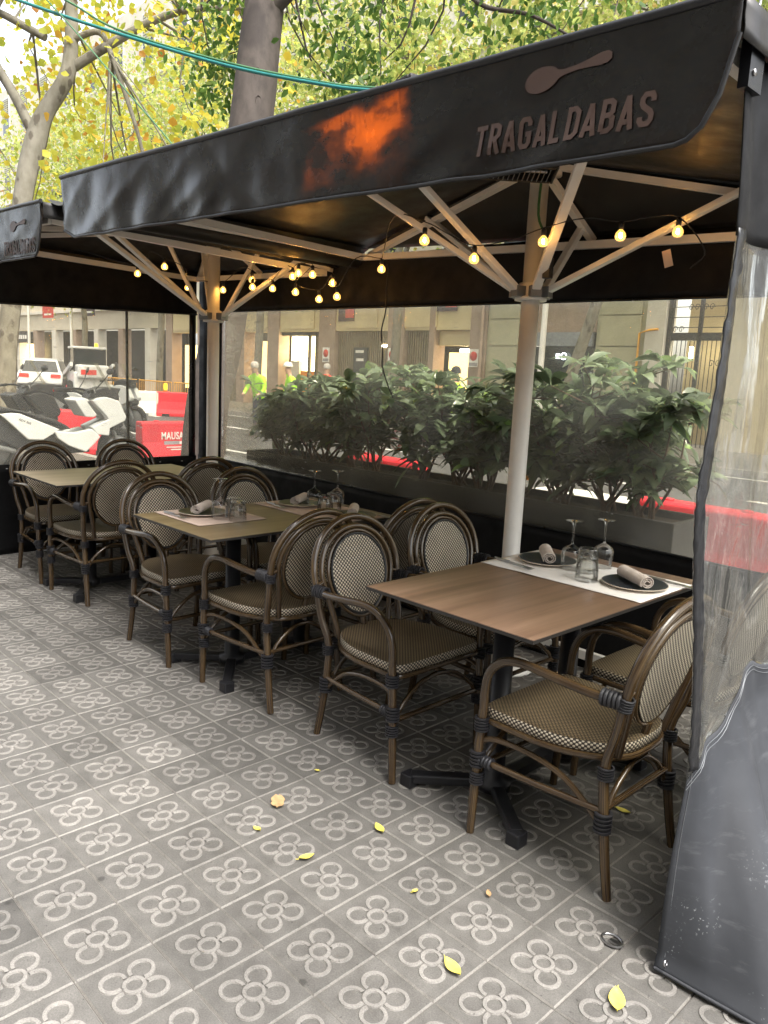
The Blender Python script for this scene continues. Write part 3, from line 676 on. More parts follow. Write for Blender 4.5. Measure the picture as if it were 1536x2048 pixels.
    for s in (-1, 1):
        # rear leg from arm joint past the seat to the floor
        P(MB().tube([bk(s * .222, .61), (-.228, s * .212, .50), (-.198, s * .196, .40), (-.202, s * .193, .28), (-.222, s * .196, .13), (-.245, s * .200, .003)], [.0145, .0145, .015, .0155, .015, .014], 12, smooth_pts=4), 'leg')
        P(MB().tube([(.205, s * .243, .44), (.212, s * .243, .34), (.222, s * .240, .15), (.228, s * .238, .003)], [.015, .0155, .015, .014], 12, smooth_pts=4), 'leg')
        P(MB().tube([(.205, s * .243, .43), (.203, s * .245, .50), (.185, s * .250, .565), (.135, s * .254, .612), (.06, s * .256, .628), (-.06, s * .252, .618), (-.16, s * .240, .608), (-.243, s * .224, .606)], .0143, 12, smooth_pts=4), 'arm')
        P(MB().tube([(.218, s * .24, .262), (0, s * .222, .258), (-.205, s * .195, .255)], .0105, 8), 'side_stretcher')
        P(MB().tube([(.222, s * .238, .275), (.205, s * .236, .325), (.15, s * .230, .345), (.03, s * .220, .342), (-.08, s * .208, .31), (-.175, s * .197, .235), (-.205, s * .195, .195)], .0095, 8, smooth_pts=3), 'brace')
        P(MB().tube([(.217, s * .236, .20), (.21, s * .20, .265), (.205, s * .10, .335), (.20, 0, .352)], .009, 8, smooth_pts=3), 'front_brace')
        P(MB().tube([(-.207, s * .19, .20), (-.20, s * .14, .285), (-.198, s * .05, .345), (-.198, 0, .352)], .009, 8, smooth_pts=3), 'rear_brace')
        for p, ax, rr, L in (((.208, s * .243, .385), (0, 0, 1), .0205, .038), ((.217, s * .24, .265), (0, 0, 1), .0205, .045), ((.190, s * .238, .262), (1, 0, 0), .0145, .05), ((-.200, s * .194, .372), (0, 0, 1), .0205, .032),
                             ((-.206, s * .194, .225), (0, .0, 1), .0215, .05), ((-.215, s * .229, .607), (1, .1, 0), .0205, .05), ((-.25, s * .222, .603), (-.235, 0, 1), .0205, .032), ((.215, s * .239, .20), (0, 0, 1), .0205, .035)):
            m = MB(); bind(m, p, ax, rr, L); P(m, 'binding', 'binding')
    P(MB().tube([(.216, -.236, .235), (.216, .236, .235)], .010, 8), 'front_stretcher'); P(MB().tube([(-.204, -.19, .26), (-.204, .19, .26)], .010, 8), 'rear_stretcher')
    return t
chair0 = make_chair()
CH = [(-.402, 1.262, 0, 'woven chair in front of the brown near table, its pale back facing the camera'),
      (.432, 1.245, 180, 'woven armchair at the lower right, half covered by the grey curtain'),
      (-.415, 1.815, 0, 'woven chair between the brown near table and the black back curtain, facing right'),
      (.440, 1.84, 180, 'woven chair behind the lower right armchair, seen under its arm'),
      (-1.872, 1.182, 1, 'woven chair at the left corner of the middle table, pale back facing the camera'),
      (-1.163, 1.222, 181, 'woven armchair with its back to the brown near table, pulled up to the middle table'),
      (-1.885, 1.72, 0, 'woven chair behind the wine glass at the far left side of the middle table'),
      (-1.165, 1.835, 180, 'dark chair back overlapped by a pale one behind the near table corner'),
      (-3.665, 1.255, 1, 'leftmost woven chair, at the front corner of the bare pale table'),
      (-3.035, 1.255, 179, 'woven armchair with its back to us at the bare pale table'),
      (-3.675, 1.86, 0, 'woven chair under the red barrier seen through the left window'),
      (-3.03, 1.835, 180, 'dark woven chair just left of the left-hand white pole base')]
for i, (x, y, a, lab) in enumerate(CH):
    o = chair0 if i == 0 else copy_tree(chair0)
    o.location = (x, y, 0); o.rotation_euler = (0, 0, R(a)); o['label'] = lab; o['group'] = 'woven bistro armchairs around the terrace tables'

# ------------------------------------------------------------------ table settings
def runner(x0, x1, y0, y1, mat, label):
    o = MB().grid(lambda u, v: Vector((x0 + (x1 - x0) * u + .003 * fnoise(v * 9, 3), y0 + (y1 - y0) * v + .003 * fnoise(u * 12, v * 20 // 1), TZ + .0016 + .0012 * fnoise(u * 5, v * 5, 4))), 30, 14).obj('table_runner', mat)
    s = o.modifiers.new('thick', 'SOLIDIFY'); s.thickness = .001; s.offset = 1; return tag(o, label, 'runner', 'paper table runners')
runner(-.228, .449, 1.515, 1.905, 'paper', 'white paper runner on the brown near table')
runner(-1.80, -1.385, .955, 1.325, 'paper_tan', 'beige paper runner at the near end of the middle table')
runner(-1.79, -1.125, 1.525, 1.885, 'paper_tan', 'beige paper runner at the far end of the middle table')
def plate(x, y, mat, label):
    o = MB().lathe([(0, .004), (.05, .004), (.058, .0), (.062, .003), (.112, .010), (.116, .0125), (.114, .014), (.108, .0135), (.07, .009), (.0, .008)], 40, mats=[1, 1, 1, 1, 1, 1, 0, 0, 0]).obj('dinner_plate', [mat, 'plate_rim'], None, (x, y, TZ + .003))
    return tag(o, label, 'plate', 'plates on the set tables')
def napkin(x, y, a, label):
    N = 64; inner, outer = [], []
    for k in range(N + 1):
        th = 2 * math.pi * 2.6 * k / N; rr = .006 + .019 * k / N
        inner.append((rr * math.cos(th), rr * math.sin(th) * .88)); outer.append(((rr + .0026) * math.cos(th), (rr + .0026) * math.sin(th) * .88))
    m = MB()
    L = .088
    def ring(poly, n=14):
        return [[(L * (2 * q / n - 1), p[0] * (1 + .10 * fnoise(q * .5, 2)) + .003 * fnoise(q * .4, 7), p[1] * (1 + .05 * fnoise(q * .6, 5)) + .024) for p in poly] for q in range(n + 1)]
    A, B = ring(inner), ring(outer); n = 14; K = N + 1; V = [v for r_ in A for v in r_] + [v for r_ in B for v in r_]; o = K * (n + 1)
    F = [(q * K + k, (q + 1) * K + k, (q + 1) * K + k + 1, q * K + k + 1) for q in range(n) for k in range(N)] + [(o + q * K + k, o + q * K + k + 1, o + (q + 1) * K + k + 1, o + (q + 1) * K + k) for q in range(n) for k in range(N)]
    m.add(V, F, 0, None, True); F2 = [(q * K + k, q * K + k + 1, o + q * K + k + 1, o + q * K + k) for q in (0, n) for k in range(N)] + [(q * K + N, (q + 1) * K + N, o + (q + 1) * K + N, o + q * K + N) for q in range(n)]
    m.add(V, F2, 0, None, False)
    return tag(m.obj('napkin', 'napkin', None, (x, y, TZ + .0125), (0, 0, a)), label, 'napkin', 'rolled napkins on plates')
def wine_glass(x, y, label):
    o = MB().lathe([(.036, .0), (.039, .03), (.040, .06), (.035, .078), (.018, .090), (.006, .097), (.0042, .105), (.004, .165), (.0055, .178), (.012, .184), (.033, .188), (.034, .190), (.0, .190)], 28).obj('wine_glass', 'thin_glass', None, (x, y, TZ + .003)); return tag(o, label, 'wine glass', 'upturned wine glasses')
def tumbler(x, y, label):
    m = MB(); n = 32; prof = [(.042, 0), (.0418, .012), (.040, .05), (.036, .078), (.035, .088), (.033, .092), (.0, .092)]; V = []
    for i, (r_, z) in enumerate(prof):
        for j in range(n): rr = r_ * (1 - (.055 if (j % 4 < 2) and 1 <= i <= 3 else 0)); V.append((rr * math.cos(2 * math.pi * j / n), rr * math.sin(2 * math.pi * j / n), z))
    m.add(V, [(i * n + j, i * n + (j + 1) % n, (i + 1) * n + (j + 1) % n, (i + 1) * n + j) for i in range(len(prof) - 1) for j in range(n)], 0, None, False)
    m.lathe([(.039, .0), (.037, .05), (.032, .080), (.0, .080)], 24)
    return tag(m.obj('tumbler', 'thin_glass', None, (x, y, TZ + .003)), label, 'tumbler', 'upturned faceted tumblers')
def knife(x, y, a, label):
    m = MB(); m.tube([(-.10, 0, .004), (-.02, 0, .004)], [.003, .0042], 8); m.add([(-.02, -.004, .003), (.09, -.007, .003), (.11, .004, .003), (-.02, .005, .003), (-.02, -.004, .0045), (.09, -.007, .0045), (.11, .004, .0045), (-.02, .005, .0045)], [(3, 2, 1, 0), (4, 5, 6, 7), (0, 1, 5, 4), (1, 2, 6, 5), (2, 3, 7, 6), (3, 0, 4, 7)])
    return tag(m.obj('knife', 'steel', None, (x, y, TZ + .004), (0, 0, a)), label, 'knife', 'knives')
def fork(x, y, a, label):
    m = MB(); m.tube([(-.10, 0, .004), (.0, 0, .004), (.05, 0, .007)], [.0042, .0026, .0032], 8)
    m.box(.048, .062, -.010, .010, .006, .008)
    for q in (-1.5, -.5, .5, 1.5): m.box(.06, .10, q * .0055 - .0014, q * .0055 + .0014, .006, .0075)
    return tag(m.obj('fork', 'steel', None, (x, y, TZ + .004), (0, 0, a)), label, 'fork', 'forks')
for x, y, mt, na, w in ((-.075, 1.745, 'plate_dark', -50, 'left side of the near white runner'), (.325, 1.705, 'plate_dark', -33, 'right side of the near white runner'),
                        (-1.635, 1.125, 'plate_green', -50, 'near runner of the middle table'), (-1.615, 1.705, 'plate_green', -55, 'far runner of the middle table, left side'), (-1.212, 1.727, 'plate_green', -45, 'far runner of the middle table, right side')):
    plate(x, y, mt, 'dark round plate on the ' + w); napkin(x, y, R(na), 'rolled beige napkin on the plate, ' + w)
for x, y, w in ((.045, 1.725, 'left of the two on the near table'), (.102, 1.862, 'right of the two on the near table'), (-1.49, 1.13, 'at the near runner of the middle table'), (-1.552, 1.748, 'left of the pair at the far end of the middle table'), (-1.50, 1.865, 'right of the pair at the far end of the middle table')):
    wine_glass(x, y, 'upturned wine glass, ' + w)
for x, y, w in ((.178, 1.622, 'front one of the pair on the near table'), (.108, 1.738, 'rear one of the pair on the near table'), (-1.412, 1.178, 'right one at the near runner of the middle table'), (-1.50, 1.215, 'left one at the near runner of the middle table'), (-1.359, 1.664, 'right one at the far runner of the middle table'), (-1.40, 1.755, 'left one at the far runner of the middle table')):
    tumbler(x, y, 'upturned faceted tumbler, ' + w)
for x, y, a, w in ((-.135, 1.60, -8, 'at the left plate of the near table'), (.385, 1.86, -4, 'at the right plate of the near table'), (-1.66, 1.0, 5, 'at the near runner of the middle table'), (-1.66, 1.585, -5, 'at the left far plate of the middle table'), (-1.19, 1.865, 0, 'at the right far plate of the middle table')):
    knife(x, y, R(a), 'steel knife lying ' + w); fork(x + .02, y - .022, R(a - 6), 'steel fork lying ' + w)

# ------------------------------------------------------------------ string lights
def bulb(parent, p):
    b = MB().lathe([(.006, .024), (.012, .018), (.0195, .009), (.0225, -.002), (.0205, -.013), (.013, -.0205), (.0, -.0235)], 16).obj('bulb', 'bulb_glass', parent, p)
    MB().tube([(-.004, 0, .010), (-.006, 0, -.006), (0, .004, -.010), (.006, 0, -.006), (.004, 0, .010)], .0016, 5).obj('filament', 'filament', b)
    MB().lathe([(.0, .052), (.009, .052), (.011, .045), (.011, .024), (.0, .022)], 10).obj('socket', 'plastic_black', b)
def light_string(label, pts, bulbs):
    t = thing('string_lights', label, 'string lights')
    MB().tube(pts, .0028, 6, smooth_pts=5).obj('wire', 'plastic_black', t)
    for p in bulbs: bulb(t, p)
BL = [[-3.61, 1.794, 2.06], [-3.393, 1.881, 2.104], [-3.816, 2.302, 2.031], [-3.359, 2.323, 1.996], [-2.966, 2.3, 2.045], [-2.87, 2.239, 1.985], [-2.775, 2.334, 1.982]]
BC = [[-2.446, 2.247, 2.031], [-2.341, 2.212, 2.042], [-2.198, 2.208, 2.024], [-2.418, 2.252, 1.936], [-2.228, 2.289, 1.89], [-2.106, 2.29, 1.98], [-1.996, 2.235, 1.891], [-1.613, 2.223, 2.023]]
BR = [[-.825, 1.725, 2.034], [-.662, 1.873, 1.965], [-.403, 2.009, 2.035], [-.125, 2.152, 2.056], [.036, 2.323, 2.083]]
up = lambda p, d=.055: (p[0], p[1], p[2] + d)
light_string('bulb string draped over the struts of the second parasol', [(-3.9, 1.5, 2.2), up(BL[0]), (-3.5, 1.83, 2.2), up(BL[1]), (-3.5, 2.1, 2.13), up(BL[2]), (-3.6, 2.32, 2.07), up(BL[3]), (-3.1, 2.3, 2.13), up(BL[4]), up(BL[5], .054), up(BL[6])], BL)
light_string('cluster of warm bulbs hanging from the roller between the parasols', [up(BL[6]), (-2.6, 2.3, 2.11), up(BC[0]), up(BC[1]), up(BC[2]), up(BC[3]), up(BC[4]), up(BC[5]), up(BC[6]), (-1.8, 2.2, 2.09), up(BC[7])], BC)
light_string('row of spaced bulbs crossing the right-hand pole', [up(BC[7]), (-1.2, 1.9, 2.2), up(BR[0], .075), (-.74, 1.79, 2.06), up(BR[1]), (-.52, 1.95, 2.045), up(BR[2]), (-.26, 2.08, 2.125), up(BR[3]), (-.05, 2.22, 2.13), up(BR[4]), (.1, 2.45, 2.02), (.02, 2.5, 1.96)], BR)
o = MB().tube([(-1.95, 2.60, 2.12), (-1.958, 2.60, 1.95), (-1.955, 2.6, 1.84), (-1.985, 2.6, 1.72), (-1.965, 2.6, 1.60), (-1.96, 2.6, 1.5), (-1.90, 2.6, 1.38), (-1.85, 2.6, 1.31)], .004, 6, smooth_pts=5).obj('hanging_cable', 'plastic_black'); tag(o, 'thin black cable hanging down in front of the back window', 'cable')
o = MB().tube([(-.60, 2.24, 2.40), (-.59, 2.22, 2.2), (-.53, 2.2, 2.1), (-.50, 2.2, 2.0)], .006, 6, smooth_pts=4).obj('power_cable', 'cable_green'); tag(o, 'green power cable dropping beside the right-hand pole', 'cable')
bevel(MB().box(-.02, .02, -.015, .015, -.09, .0).obj('plug', 'plastic_black', o, (-.50, 2.2, 2.0)), .004)
o = MB().box(-.018, .018, -.0006, .0006, -.05, .02).obj('paper_tag', 'paper_tan', None, (-.02, 2.36, 2.0), (R(15), R(-20), R(40))); tag(o, 'small paper tag dangling from the light string end', 'tag')

# ------------------------------------------------------------------ planter and shrubs
t = thing('planter_box', 'long dark grey planter box behind the clear back window', 'planter', (-1.85, 2.98, 0))
bevel(MB().box(-1.85, 1.80, -.20, -.17, 0, .80).obj('front_panel', 'planter', t), .004); bevel(MB().box(-1.85, 1.80, .17, .20, 0, .80).obj('back_panel', 'planter', t), .004)
for x in (-1.848, 1.77): MB().box(x, x + .028, -.169, .169, .0, .798).obj('end_panel', 'planter', t)
MB().box(-1.819, 1.769, -.169, .169, .5, .76).obj('soil', 'soil', t)
def leaf_blades(n, fn, seed):
    rng = random.Random(seed); m = MB()
    for k in range(n):
        p, d, nrm, L, Wd, droop = fn(rng); p = Vector(p); d = Vector(d).normalized(); side = d.cross(Vector(nrm)).normalized(); nn = side.cross(d).normalized()
        V = []; prof = [(0, .06), (.22, .75), (.5, 1.0), (.78, .68), (1, .02)]
        for s, w in prof:
            c = p + d * (L * s) - Vector((0, 0, 1)) * droop * s * s * L + nn * (.03 * L * math.sin(s * 3))
            V += [c - side * (Wd * w / 2) + nn * (Wd * .14 * w), c, c + side * (Wd * w / 2) + nn * (Wd * .14 * w)]
        F = []
        for q in range(4): F += [(3 * q, 3 * q + 1, 3 * q + 4, 3 * q + 3), (3 * q + 1, 3 * q + 2, 3 * q + 5, 3 * q + 4)]
        m.add(V, F, 0, None, True)
    return m
def shrub(seed, h, spread, whorls, name='shrub'):
    rng = random.Random(seed); tips = []; st = MB()
    for s in range(7):
        a = 2 * math.pi * s / 7 + rng.uniform(-.4, .4); rr = spread * rng.uniform(.35, 1.0); base = Vector((rng.uniform(-.05, .05), rng.uniform(-.05, .05), 0))
        top = Vector((rr * math.cos(a), rr * math.sin(a) * .62, h * rng.uniform(.62, 1.0))); mid = base.lerp(top, .5) + Vector((rng.uniform(-.05, .05), rng.uniform(-.05, .05), -.04))
        st.tube([base, mid, top], [.010, .007, .003], 6, smooth_pts=4)
        for w in range(whorls):
            f = rng.uniform(.32, 1.0) if w else 1.0; q = base.lerp(mid, f * 2) if f < .5 else mid.lerp(top, f * 2 - 1)
            if w:
                e = q + Vector((rng.gauss(0, .09), rng.gauss(0, .07), rng.uniform(-.01, .10))); st.tube([q, e], [.004, .0025], 5); q = e
            tips.append((q, (q - base).normalized()))
    def fn(r):
        p, ax = tips[r.randrange(len(tips))]; a = r.uniform(0, 2 * math.pi); el = r.uniform(-.35, .85)
        d = Vector((math.cos(a) * math.cos(el), math.sin(a) * math.cos(el), math.sin(el))) + ax * .35
        return p + d * .008, d, Vector((r.gauss(0, .35), r.gauss(0, .35), 1)), r.uniform(.10, .18), r.uniform(.042, .070), r.uniform(.15, .75)
    lv = leaf_blades(len(tips) * 9, fn, seed + 50)
    return st, lv
protos = [(st.mesh('stems', ['stem']), lv.mesh('leaves', ['leaf_shrub'])) for st, lv in (shrub(1, .62, .38, 10), shrub(2, .72, .40, 11), shrub(3, .56, .40, 10))]
for i, (x, y, k, s, a, lab) in enumerate(((-3.45, 3.0, 2, .92, 20, 'glossy shrub at the left end of the planter, beside the grey trunk'), (-2.95, 2.98, 0, 1.0, 200, 'glossy shrub second from the left in the planter'), (-2.42, 3.0, 1, 1.0, 80, 'tall leafy shrub under the hanging black cable'), (-1.92, 2.97, 2, 1.05, 140, 'leafy shrub in the middle of the planter'),
                              (-1.40, 2.99, 0, .98, 300, 'leafy shrub just left of the right-hand pole'), (-.83, 2.98, 1, 1.12, 10, 'tallest leafy shrub just right of the right-hand pole'), (-.30, 2.97, 0, 1.02, 120, 'leafy shrub at the right end of the planter'), (-1.12, 3.02, 2, 1.0, 250, 'low leafy shrub right behind the right-hand pole'), (-2.68, 3.03, 2, .95, 330, 'low leafy shrub between the second shrub and the hanging cable'), (-.56, 3.05, 2, 1.12, 60, 'leafy shrub between the tallest one and the planter end'), (-1.66, 3.05, 1, .95, 190, 'leafy shrub left of the dark gap before the right-hand pole'), (-3.2, 3.05, 1, .85, 100, 'leafy shrub squeezed between the two leftmost shrubs'))):
    t = thing('shrub', lab, 'shrub', (x, y, .758), R(a), 'laurel shrubs in the planter'); t.scale = (s, s, s)
    link('stems', protos[k][0], t); link('leaves', protos[k][1], t)

# ------------------------------------------------------------------ trees
def leaf_cloud(centres, sig, per, size, rng, droop=0.0, asp=.62):
    n = len(centres) * per; c = np.repeat(np.array(centres), per, 0) + rng.normal(size=(n, 3)) * np.array(sig)
    d = rng.normal(size=(n, 3)); d[:, 2] -= droop; d /= np.linalg.norm(d, axis=1)[:, None]
    s = np.cross(d, rng.normal(size=(n, 3))); s /= np.linalg.norm(s, axis=1)[:, None]; nn = np.cross(d, s)
    L = (size * rng.uniform(.6, 1.25, n))[:, None]; w = L * asp * .5
    V = np.stack([c, c + d * L * .35 + s * w + nn * w * .3, c + d * L, c + d * L * .35 - s * w + nn * w * .3, c + d * L * .72 + s * w * .75 + nn * w * .2, c + d * L * .72 - s * w * .75 + nn * w * .2], 1).reshape(-1, 3)
    b = np.arange(n)[:, None] * 6
    F = np.concatenate([b + np.array([[0, 1, 4, 2]]), b + np.array([[0, 2, 5, 3]])], 1).reshape(-1, 4)
    me = D.meshes.new('crown'); me.vertices.add(len(V)); me.vertices.foreach_set('co', V.astype(np.float32).ravel())
    me.loops.add(F.size); me.loops.foreach_set('vertex_index', F.astype(np.int32).ravel()); me.polygons.add(len(F)); me.polygons.foreach_set('loop_start', np.arange(0, F.size, 4, dtype=np.int32)); me.update(calc_edges=True); me.validate(); return me
def ellip(rng, c, r, n, shell=.45):
    p = rng.normal(size=(n, 3)); p /= np.linalg.norm(p, axis=1)[:, None]; p *= (shell + (1 - shell) * rng.random((n, 1)) ** .6); return p * np.array(r) + np.array(c)
def tree(name, label, trunk_paths, barkm, clumps, sig, per, size, leafm, seed, group, droop=0, twig_from=None, asp=.62):
    rng = np.random.default_rng(seed); base = Vector(trunk_paths[0][0][0]); t = thing(name, label, 'tree', (base.x, base.y, 0), 0, group)
    off = Vector((base.x, base.y, 0)); m = MB()
    for pts, rad in trunk_paths: m.tube([Vector(p) - off for p in pts], rad, 12, smooth_pts=5)
    m.obj('trunk', barkm, t)
    cl = np.array(clumps) - np.array(off); tw = MB(); starts = [Vector(q) - off for q in (twig_from or [trunk_paths[0][0][-1]])]
    for pts, rad in trunk_paths: starts += [Vector(a).lerp(Vector(b), f) - off for a, b in zip(pts, pts[1:]) for f in (.2, .5, .8) if Vector(a).z > 6.0]
    for c in cl[::3]:
        c = Vector(c); s = min(starts, key=lambda q: (q - c).length); md = s.lerp(c, .55) + Vector(rng.normal(size=3) * .25)
        tw.tube([s, md, c], [.022, .011, .004], 5, smooth_pts=3, cap=False)
    tw.obj('twigs', barkm, t)
    me = leaf_cloud(cl, sig, per, size, rng, droop, asp); me.materials.append(MATS[leafm]); link('crown', me, t)
    return t
rg = np.random.default_rng(3)
# plane tree standing left of the terrace
tr = [([(-11.05, 3.35, -.02), (-11.11, 3.4, .57), (-11.25, 3.5, 1.56), (-11.45, 3.87, 3.85), (-11.48, 4.1, 4.75), (-11.42, 4.24, 5.2), (-11.22, 4.5, 5.75), (-11.3, 4.62, 6.4), (-11.45, 4.7, 7.3), (-11.4, 4.8, 8.6)], [.17, .155, .145, .14, .165, .13, .115, .10, .085, .05]),
      ([(-11.5, 4.08, 4.85), (-11.72, 3.9, 5.4), (-11.95, 3.65, 6.0), (-11.9, 3.7, 6.6), (-11.75, 3.9, 7.2), (-11.9, 3.8, 8.4)], [.08, .075, .07, .065, .055, .03]),
      ([(-11.2, 4.6, 5.9), (-10.85, 4.95, 6.2), (-10.3, 5.4, 6.55), (-9.8, 5.8, 6.72), (-9.1, 6.4, 6.75)], [.075, .068, .06, .045, .025]),
      ([(-11.25, 4.6, 6.3), (-10.95, 4.9, 6.42), (-10.7, 5.0, 6.0), (-10.35, 5.2, 5.0), (-10.2, 5.35, 4.2), (-9.95, 5.5, 3.8)], [.05, .045, .04, .03, .02, .012]),
      ([(-11.5, 4.3, 6.3), (-12.2, 3.6, 6.7), (-12.8, 3.1, 6.5)], [.06, .05, .03])]
cl = list(ellip(rg, (-11.4, 4.8, 9.2), (3.6, 3.0, 2.6), 90)) + [(x, y, z) for x, y, z in zip(rg.uniform(-14, -8.6, 70), rg.uniform(4.4, 7.5, 70), rg.uniform(3.6, 7.5, 70))]
tree('plane_tree', 'mottled plane tree forking at upper left, yellow autumn leaves', tr, 'bark_plane', cl, (.36, .36, .32), 34, .125, 'leaf_plane', 11, 'street trees along our kerb', twig_from=[(-11.4, 4.8, 7.6), (-9.8, 5.8, 6.72), (-11.9, 3.7, 6.8), (-10.85, 4.95, 6.2), (-12.8, 3.1, 6.5)], asp=.95)
# smooth grey trunk in the centre with hanging green leaves
tr = [([(-5.36, 3.36, -.02), (-5.38, 3.4, .58), (-5.43, 3.48, 1.11), (-5.46, 3.68, 1.88), (-5.58, 4.05, 3.97), (-5.64, 4.17, 4.68), (-5.68, 4.26, 5.19), (-5.7, 4.4, 6.2), (-5.6, 4.6, 7.4)], [.25, .23, .22, .22, .225, .215, .205, .17, .10]),
      ([(-5.66, 4.2, 5.0), (-5.0, 4.7, 5.7), (-4.2, 5.2, 6.2), (-3.2, 5.9, 6.1)], [.10, .08, .055, .03]),
      ([(-4.6, 4.95, 5.98), (-4.15, 5.2, 5.55), (-3.75, 5.35, 5.0), (-3.3, 5.6, 4.85), (-2.9, 5.8, 4.6)], [.035, .028, .022, .018, .01]),
      ([(-5.7, 4.35, 6.0), (-6.3, 4.2, 6.6), (-7.0, 4.1, 6.9)], [.08, .06, .03])]
cl = []
for x0, x1, y0, y1, z0, z1, n in ((-6.8, -5.75, 3.9, 4.6, 4.55, 5.9, 20), (-5.4, -4.2, 4.5, 5.3, 4.15, 5.9, 30), (-4.2, -2.4, 5.1, 6.3, 4.7, 6.2, 34), (-7.2, -2.2, 3.9, 6.4, 6.0, 8.4, 60)):
    cl += [(rg.uniform(x0, x1), rg.uniform(y0, y1), rg.uniform(z0, z1)) for _ in range(n)]
tree('hackberry_tree', 'smooth grey trunk rising behind the parasol with hanging green leaves', tr, 'bark_grey', cl, (.17, .17, .28), 46, .095, 'leaf_hackberry', 12, 'street trees along our kerb', droop=1.1, twig_from=[(-5.7, 4.4, 6.2), (-4.2, 5.2, 6.2), (-3.2, 5.9, 6.1), (-7, 4.1, 6.9)], asp=.48)
hk = [o for o in D.objects if o.name.startswith('hackberry_tree')][0]
for (z, a, w, h) in ((4.35, .1, .030, .07), (4.1, .25, .028, .05), (3.72, .35, .020, .06), (3.62, .12, .016, .05), (3.4, .0, .035, .10), (3.2, -.05, .03, .08)):
    c = Vector((-5.58, 4.05, 3.97)).lerp(Vector((-5.64, 4.17, 4.68)), (z - 3.97) / .71); ang = math.atan2(-.85182 - c.y, 1.626 - c.x) + a
    pts = []
    for k in range(16):
        b_ = 2 * math.pi * k / 16; q = ang + w / .22 * math.cos(b_); pts.append(Vector((c.x - 0 + .221 * math.cos(q), c.y + .221 * math.sin(q), z + h * math.sin(b_))) - hk.location)
    MB().tube(pts, .006, 6, closed=True).obj('bark_scar', 'bark_grey', hk)
# trees across the street
for i, (x, y, h, lab) in enumerate(((-36, 15.4, 8.2, 'far street tree in front of the banner facade at the left'), (-28.5, 15.3, 8.6, 'street tree across the road above the left parasol'), (-21.5, 15.3, 8.2, 'yellow street tree across the road behind the grey trunk'), (-14.8, 15.4, 8.8, 'street tree across the road above the middle of the valance'), (-8.9, 15.2, 8.4, 'leaning thin street tree before the iron gate door'), (-2.5, 15.4, 8.6, 'street tree across the road behind the name lettering'))):
    rr = np.random.default_rng(40 + i); ln = .9 if i == 4 else rr.uniform(-.3, .3)
    tr = [([(x, y, 0), (x + ln * .25, y, 1.6), (x + ln * .8, y, 3.3), (x + ln, y - .1, 4.6), (x + ln * 1.1, y, 7), (x + ln, y, 10)], [.15, .14, .13, .12, .09, .04]),
          ([(x + ln, y - .1, 4.4), (x + ln - 1.2, y - .4, 6.2), (x + ln - 2.2, y - .6, 8)], [.08, .06, .03]), ([(x + ln, y - .1, 4.2), (x + ln + 1.2, y - .5, 6), (x + ln + 2.4, y - .6, 7.6)], [.08, .06, .03])]
    cl = list(ellip(rr, (x + ln, y - .6, h + .6), (4.0, 3.3, 4.6), 200, .2)); cl = [c for c in cl if c[2] > 4.3]
    tree('street_tree', lab, tr, 'bark_plane', cl, (.48, .48, .45), 62, .135, 'leaf_far', 60 + i, 'street trees across the road', twig_from=[(x + ln, y, 7), (x + ln - 2.2, y - .6, 8), (x + ln + 2.4, y - .6, 7.6), (x + ln, y, 9.8)], asp=.8)

# teal cables overhead
def cable(name, pts, r, mat, label, ties=()):
    sh = lambda p: Vector((1.63, -.85, 1.44)).lerp(Vector(p), .90); pts = [sh(p) for p in pts]; ties = [sh(p) for p in ties]      # hangs a good half metre clear of the trunk
    o = MB().tube(pts, r, 8, smooth_pts=8).obj(name, mat); tag(o, label, 'cable')
    for p in ties: MB().tube([(p[0] + .016 * math.cos(a) * .6, p[1] + .016 * math.cos(a) * .6, p[2] + .024 * math.sin(a)) for a in np.linspace(0, 2 * math.pi, 11)[:-1]], .004, 5, closed=True).obj('cable_tie', 'plastic_black', o)
cable('overhead_cable', [(-12, 1.6, 6.9), (-8.555, 2.834, 5.512), (-7.196, 3.362, 4.988), (-5.842, 3.895, 4.505), (-4.712, 4.239, 4.178), (-4.064, 4.428, 4.031), (-2.1, 5.0, 3.66), (0, 5.6, 3.45), (5, 7.2, 3.9)], .016, 'cable_teal', 'thick teal cable strung across the sky in front of the trunks', [(-7.196, 3.362, 5.0), (-5.842, 3.895, 4.515), (-4.712, 4.239, 4.188)])
cable('overhead_cable', [(-12, 1.7, 7.2), (-8.3, 2.95, 5.62), (-7.196, 3.37, 5.03), (-5.842, 3.9, 4.535), (-4.712, 4.245, 4.20), (-4.064, 4.43, 4.055), (-2.1, 5.0, 3.68), (0, 5.6, 3.48), (5, 7.2, 3.93)], .011, 'cable_green', 'thinner green cable bundled on top of the teal one')
cable('overhead_cable', [(-8.3, 2.95, 5.60), (-7.7, 3.08, 5.1), (-6.6, 3.23, 4.2), (-5.895, 3.331, 3.616), (-5.2, 3.45, 2.9)], .007, 'cable_green', 'slender green cable running down from the bundle to the canopy')

